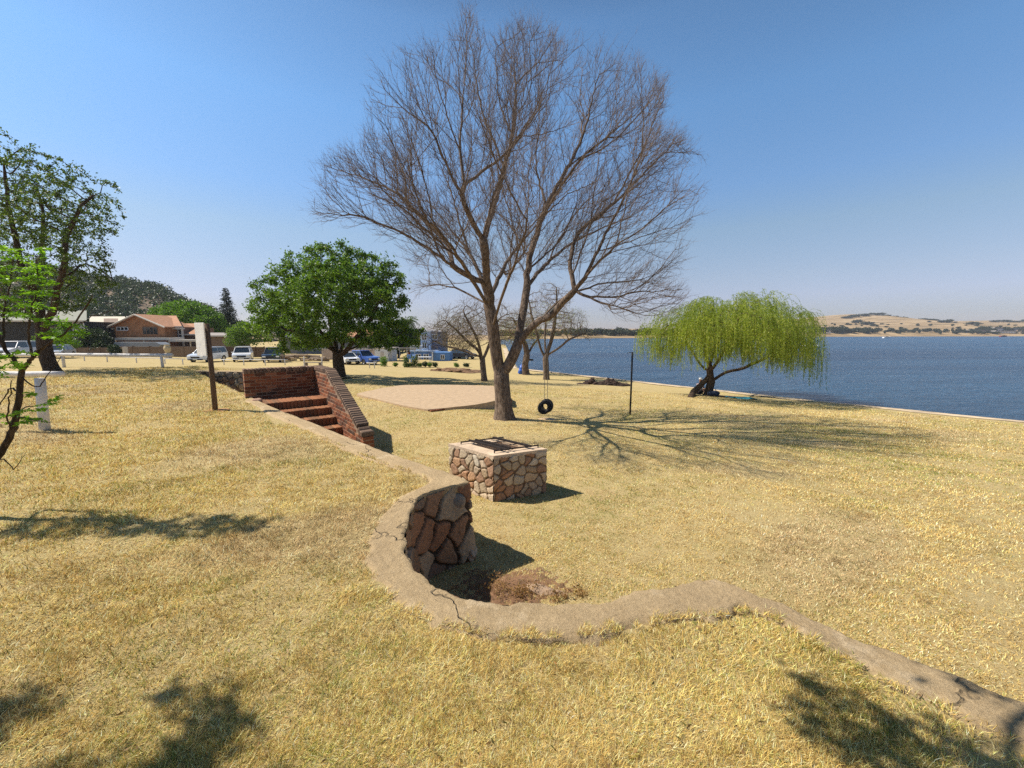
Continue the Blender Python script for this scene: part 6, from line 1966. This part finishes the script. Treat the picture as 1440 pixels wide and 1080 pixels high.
FH = [(1138, 75, 20, 4.5, 'white', 'small white lakeside house at the left end of the far grove'), (1165, 60, 22, 5, 'white', 'white lakeside house among the far grove trees'), (1176, 62, 16, 5.5, 'gwall', 'grey roofed lakeside house right of the far white house'),
      (1362, 70, 26, 6, 'blue_g', 'blue grey lakeside house left of the far right garden trees'), (1376, 66, 22, 6, 'gwall', 'low grey lakeside house beside the blue grey one'), (1394, 95, 22, 9, 'white', 'tall white lakeside house with a rounded tree before it'),
      (1404, 62, 44, 5, 'white', 'long low white lakeside house at the far right'), (1420, 90, 26, 8, 'white', 'white gabled lakeside house behind the long low one'), (1434, 66, 24, 6, 'gwall', 'last grey lakeside house at the right edge')]
M['white'] = wallmat('white_house_wall', (.68, .66, .62), .06)
for px, ex, w, hh, mt, lb in FH:
    x, y = fpos(px, ex); z = float(zlow(x, y)); t = thing('lakeside_house', lb, 'house', (x, y, z), 0, 'houses on the far shore')
    mb = MB(); mb.box((0, 0, hh * .3), (w, 9, hh * .7)); mb.build('wall', M[mt], t)
    mb = MB(); mb.prism([(-w / 2 - .6, hh * .62), (w / 2 + .6, hh * .62), (w / 2 - 3, hh), (-w / 2 + 3, hh)], 10.4); mb.build('roof', M['gwall'] if mt != 'gwall' else M['tile_br'], t)
    mb = MB()
    for a in np.linspace(-w / 2 + 2, w / 2 - 2, max(2, int(w / 5))): mb.box((a, -4.53, hh * .35), (1.6, .1, 1.4))
    mb.build('windows', M['hglass'], t)

# ---------------------------------------------------------------- boats
def boat(label, px, py, L, hullm, canopy=None, rz=0, wake=False, cat='boat'):
    p = Z0(px, py, WATER); t = thing('motor_boat', label, cat, p, rz)
    mb = MB(); st_ = [(-.5, .36, .16), (-.2, .4, .17), (.15, .36, .18), (.38, .2, .2), (.5, .02, .23)]; V = []; Fc = []
    for a, w, hh in st_:
        V += [(a * L, -w * L * .45, hh * L * .8), (a * L, -w * L * .3, -.15), (a * L, w * L * .3, -.15), (a * L, w * L * .45, hh * L * .8)]
    for i in range(4):
        for j in range(4): Fc.append((4 * i + j, 4 * i + (j + 1) % 4, 4 * i + 4 + (j + 1) % 4, 4 * i + 4 + j))
    Fc += [(0, 1, 2, 3), (16, 19, 18, 17)]
    mb.add(V, Fc); mb.build('hull', hullm, t)
    mb = MB(); mb.box((.05 * L, 0, .16 * L + .25), (.14 * L, .26 * L, .5), taper=.7); mb.build('windscreen', M['hglass'], t)
    if canopy:
        mb = MB(); mb.box((-.05 * L, 0, .14 * L + 1.7), (.6 * L, .34 * L, .12), bev=.04); mb.build('canopy', canopy, t)
        mb = MB()
        for a in (-.28, .2):
            for b in (-.14, .14): mb.tube([(a * L, b * L, .1 * L), (a * L, b * L, .14 * L + 1.7)], .05, 5)
        mb.build('canopy_posts', M['chrome'], t)
    mb = MB(); blob(mb, (-.08 * L, 0, .14 * L + .35), (.28, .28, .5), 3, 6, amp=.05); mb.build('helmsman_seat', M['blackp'], t)
    if wake:
        mb = MB()
        for k in range(46):
            rk = random.Random(k); a = -L * .5 - rk.random() ** 1.6 * L * 4.2; s = rk.uniform(.2, .55) * (1 - .12 * abs(a) / L)
            blob(mb, (a, rk.uniform(-.25, .25) * (L * .5 - a * .25), .05), (s * 2.2, s, s * .35), k, 4, amp=.3)
        for k in range(14):
            rk = random.Random(k + 90); blob(mb, (rk.uniform(-.1, .5) * L, rk.choice((-1, 1)) * L * .22, .15), (.7, .3, .35), k, 4, amp=.3)
        o = mb.build('wake_foam', M['foam']); o.location = p; o.rotation_euler = (0, 0, rz); tag(o, 'white foam of the wake behind the speedboat', 'foam', kind='stuff')
M['foam'] = simple('white_foam', (.82, .85, .88), .9, .05, 3)
M['hullw'] = simple('white_hull', (.78, .78, .78), .3, .05, 2); M['hullr'] = simple('dark_red_hull', (.22, .03, .04), .4, .1, 2)
boat('white speedboat throwing a wake right of the willow', 1141, 487.5, 5.5, M['hullw'], None, R(10), True)
boat('distant flat white boat close to the far shore', 1247, 475.4, 8, M['hullw'], None, R(4))
boat('dark red canopied boat moored at the far right shore', 1411, 473.6, 11, M['hullr'], M['hullr'], R(2))
boat('small white boat seen through the hanging willow branches', 1056, 502, 2.6, M['hullw'], None, R(-5), False)
# ---------------------------------------------------------------- grass
def grass():
    rg = np.random.RandomState(77)
    NT = 165000; K = 11; N = NT * K
    rt = 1.0 * (26.0 / 1.0) ** rg.rand(NT)
    tht = rg.uniform(R(-84), R(84), NT)
    tht = np.where((np.abs(tht) > R(58)) & (rg.rand(NT) < .35), tht * .6, tht)
    tx = np.repeat(rt * np.sin(tht), K); tyy = np.repeat(rt * np.cos(tht) - .1, K); r = np.repeat(rt, K)
    tid = np.repeat(np.arange(NT), K)
    rad = .012 * np.sqrt(r) * (1 + r * .12)
    ox = rg.randn(N) * rad; oy = rg.randn(N) * rad
    x = tx + ox; y = tyy + oy
    oaz = np.arctan2(oy, ox)
    tb = rg.uniform(.42, 1.2, NT); tgreen = rg.rand(NT)
    dd_ = LAKE_D - LAND_D; dd_ = dd_ / np.linalg.norm(dd_, axis=1)[:, None]
    ed = .035 + .035 * np.sin(np.arange(len(LAND_D)) * 1.7) + .03 * np.sin(np.arange(len(LAND_D)) * .61)
    inb = inpoly(x, y, np.concatenate([LAKE_D, (LAND_D + dd_ * ed[:, None])[::-1]]))
    rr_ = np.array([tuple(Vector(v).xy) for v in crn])
    inb |= inpoly(x, y, rr_)
    sq = np.array([SQ(-.25, -.05), SQ(3.9, -.05), SQ(3.9, 1.75), SQ(-.25, 1.75)])
    inb |= inpoly(x, y, sq)
    inb |= inpoly(x, y, SLAB)
    inb |= x > xshore(y) - .7
    # bare soil under the curve of the wall
    pit = np.exp(-(((x - PIT[0]) / .36) ** 2 + ((y - PIT[1]) / .20) ** 2))
    inb |= rg.rand(N) < pit * 1.15
    # worn patches
    wn2 = np.sin(x * 1.7 + 1.2 * np.sin(y * .9)) * np.cos(y * 1.9 + .7 * np.sin(x * 1.3)) 
    inb |= (wn2 > .66) & (rg.rand(N) < .55)
    x = x[~inb]; y = y[~inb]; tid = tid[~inb]; oaz = oaz[~inb]; r = r[~inb]; n = len(x)
    t = inpoly(x, y, TP)
    z = ground(x, y)
    z = np.where(inpoly(x, y, BAND), .022, z)
    # tufts: blades lean in patches
    lean = .85 + .35 * np.sin(x * 9 + 3 * np.sin(y * 7)) * np.cos(y * 8 + 2 * np.sin(x * 6))
    az = oaz * .8 + rg.randn(n) * .6 + .5 * 3 * np.sin(x * 4.1 + np.sin(y * 5.3) * 2) + 2.5 * np.cos(y * 3.7)
    L = (.019 + .008 * np.sqrt(r)) * rg.uniform(.55, 1.4, n) * np.where(t, 1.1, .85)
    wd = np.clip(.00066 * r ** .87, .0008, .009) * rg.uniform(.7, 1.4, n)
    ca, sa = np.cos(az), np.sin(az)
    ln = np.clip(lean + rg.randn(n) * .35, .1, 1.5)
    dx, dy, dz = np.sin(ln) * ca, np.sin(ln) * sa, np.cos(ln)
    px, py = -sa, ca
    tw = rg.uniform(0, np.pi, n)
    bx = px * np.cos(tw) + ca * np.sin(tw) * .5; by = py * np.cos(tw) + sa * np.sin(tw) * .5
    B = np.stack([x, y, z - .004], 1)
    S = np.stack([bx, by, np.zeros(n)], 1) * wd[:, None]
    Dv = np.stack([dx, dy, dz], 1)
    Mi = B + Dv * (L * .55)[:, None]
    D2 = Dv + np.stack([ca, sa, -np.ones(n) * .5], 1) * .45
    Tp = Mi + D2 / np.linalg.norm(D2, axis=1)[:, None] * (L * .55)[:, None]
    V = np.stack([B - S, B + S, Mi + S * .7, Mi - S * .7, Tp], 1).reshape(-1, 3)
    o = np.arange(n)[:, None] * 5
    F1 = (o + np.array([[0, 1, 2, 3]])); F2 = (o + np.array([[3, 2, 4]]))
    # colour: straw, with green blades gathered in patches
    gp = .5 + .5 * np.sin(x * 1.1 + 2 * np.sin(y * .6) + 1) * np.cos(y * .9 + 1.5 * np.sin(x * .7))
    gp2 = .5 + .5 * np.sin(x * 5.1 + 2 * np.sin(y * 4.6)) * np.cos(y * 5.7 + 1.5 * np.sin(x * 3.7))
    pg = np.where(t, .17, .40) * (gp ** 1.5) * 1.4 + .30 * (gp * gp2 > .62) * np.where(t, .7, 1)
    isg = np.where(rg.rand(n) < .7, tgreen[tid], rg.rand(n)) < pg * .8
    straw = np.array([(.70, .53, .24), (.80, .64, .33), (.62, .44, .17), (.42, .28, .11), (.92, .82, .54), (.66, .49, .20)])
    green = np.array([(.20, .24, .05), (.27, .29, .07), (.15, .20, .045), (.36, .35, .10)])
    c = straw[rg.randint(0, 6, n)] * (rg.uniform(.75, 1.15, n) * tb[tid] * 1.12)[:, None]
    c = np.where(isg[:, None], green[rg.randint(0, 4, n)], c)
    # dry brown areas on the upper terrace
    br = .5 + .5 * np.sin(x * .8 - 1.1) * np.cos(y * .55 + .4)
    c = c * np.where(t, 1.10 - .14 * br, 1.04)[:, None] * np.where(t, 1, 1)[:, None]
    big = .5 + .5 * np.sin(x * .37 + 1.3 * np.sin(y * .31)) * np.cos(y * .43 + x * .12)
    c = c * (1.04 + .14 * (big - .5))[:, None] * np.array([1.12, 1.06, .88])
    c[:, 2] *= np.where(t, .90, 1.0)
    mm_ = np.sin(3.1 * x + 2 * np.sin(2.3 * y)) * np.cos(2.9 * y + 1.7 * np.sin(1.9 * x)); m2_ = np.sin(8.3 * x + 2 * np.sin(6.1 * y)) * np.cos(7.7 * y + 2 * np.sin(6.9 * x))
    c *= (1 + .07 * mm_ + .07 * m2_)[:, None]
    pk = np.sin(x * .9 + 1.9 * np.sin(y * .8 + 1)) * np.cos(y * 1.3 + 1.1 * np.sin(x * .7)); pk = np.clip((pk - .35) / .4, 0, 1)[:, None] * .5
    c = c * (1 - pk) + c.mean(1)[:, None] * np.array([1.32, .98, .66]) * .92 * pk
    c = np.clip(c, 0, .9)
    C = np.repeat(c, 5, 0)
    me = bpy.data.meshes.new('dry_grass')
    me.vertices.add(len(V)); me.vertices.foreach_set('co', V.astype(np.float32).ravel())
    k = n * 7
    li = np.concatenate([F1, F2], 1).astype(np.int32).ravel()
    me.loops.add(k); me.loops.foreach_set('vertex_index', li)
    me.polygons.add(2 * n)
    ls = (np.arange(n)[:, None] * 7 + np.array([[0, 4]])).astype(np.int32).ravel()
    me.polygons.foreach_set('loop_start', ls)
    me.update(calc_edges=True)
    a = me.color_attributes.new('Col', 'FLOAT_COLOR', 'POINT')
    cc = np.ones((len(V), 4), np.float32); cc[:, :3] = C; a.data.foreach_set('color', cc.ravel())
    m, nt, b = nodes_of('grass_blades')
    at = nt.nodes.new('ShaderNodeAttribute'); at.attribute_name = 'Col'
    nt.links.new(at.outputs['Color'], b.inputs['Base Color'])
    b.inputs['Roughness'].default_value = .7; b.inputs['Specular IOR Level'].default_value = .2
    tr = nt.nodes.new('ShaderNodeBsdfTranslucent'); nt.links.new(at.outputs['Color'], tr.inputs[0])
    ms = nt.nodes.new('ShaderNodeMixShader'); ms.inputs[0].default_value = .25
    nt.links.new(b.outputs[0], ms.inputs[1]); nt.links.new(tr.outputs[0], ms.inputs[2])
    nt.links.new(ms.outputs[0], nt.nodes['Material Output'].inputs['Surface'])
    me.materials.append(m)
    o = bpy.data.objects.new('dry_grass', me); COL.objects.link(o)
    tag(o, 'short dry straw coloured grass with green blades over the whole lawn', 'grass', kind='stuff')
grass()

# fallen leaves and bits of twig caught in the grass
rg = np.random.RandomState(31); nl_ = 2600
r_ = 1.2 * (9 / 1.2) ** rg.rand(nl_); t_ = rg.uniform(R(-60), R(60), nl_); lx = r_ * np.sin(t_); ly = r_ * np.cos(t_)
keep_ = inpoly(lx, ly, TP) & (np.sin(lx * 1.3 + 2) * np.cos(ly * 1.1) + .5 * rg.randn(nl_) > -.1); lx = lx[keep_]; ly = ly[keep_]
dl_ = rg.randn(len(lx), 3) * (1, 1, .15)
V, Fq = leaves(np.stack([lx, ly, ground(lx, ly) + .014 + .008 * rg.rand(len(lx))], 1), .026, .32, 9, dirs=dl_)
tag(npmesh('fallen_leaves', V, Fq, M['leaf_weed']), 'small brown fallen leaves scattered in the near grass', 'leaves', kind='stuff')
# ---------------------------------------------------------------- air
mb = MB(); mb.box((500, 1225, 36), (4020, 2620, 92))
hz_ = mb.build('haze', None)
hm = bpy.data.materials.new('haze'); hm.use_nodes = True; hn = hm.node_tree
for n_ in list(hn.nodes): hn.nodes.remove(n_)
pv = hn.nodes.new('ShaderNodeVolumePrincipled'); pv.inputs['Density'].default_value = .00017
pv.inputs['Color'].default_value = (.86, .90, .96, 1); pv.inputs['Anisotropy'].default_value = .2
ho = hn.nodes.new('ShaderNodeOutputMaterial'); hn.links.new(pv.outputs[0], ho.inputs['Volume'])
hz_.data.materials.append(hm); tag(hz_, kind='stuff')
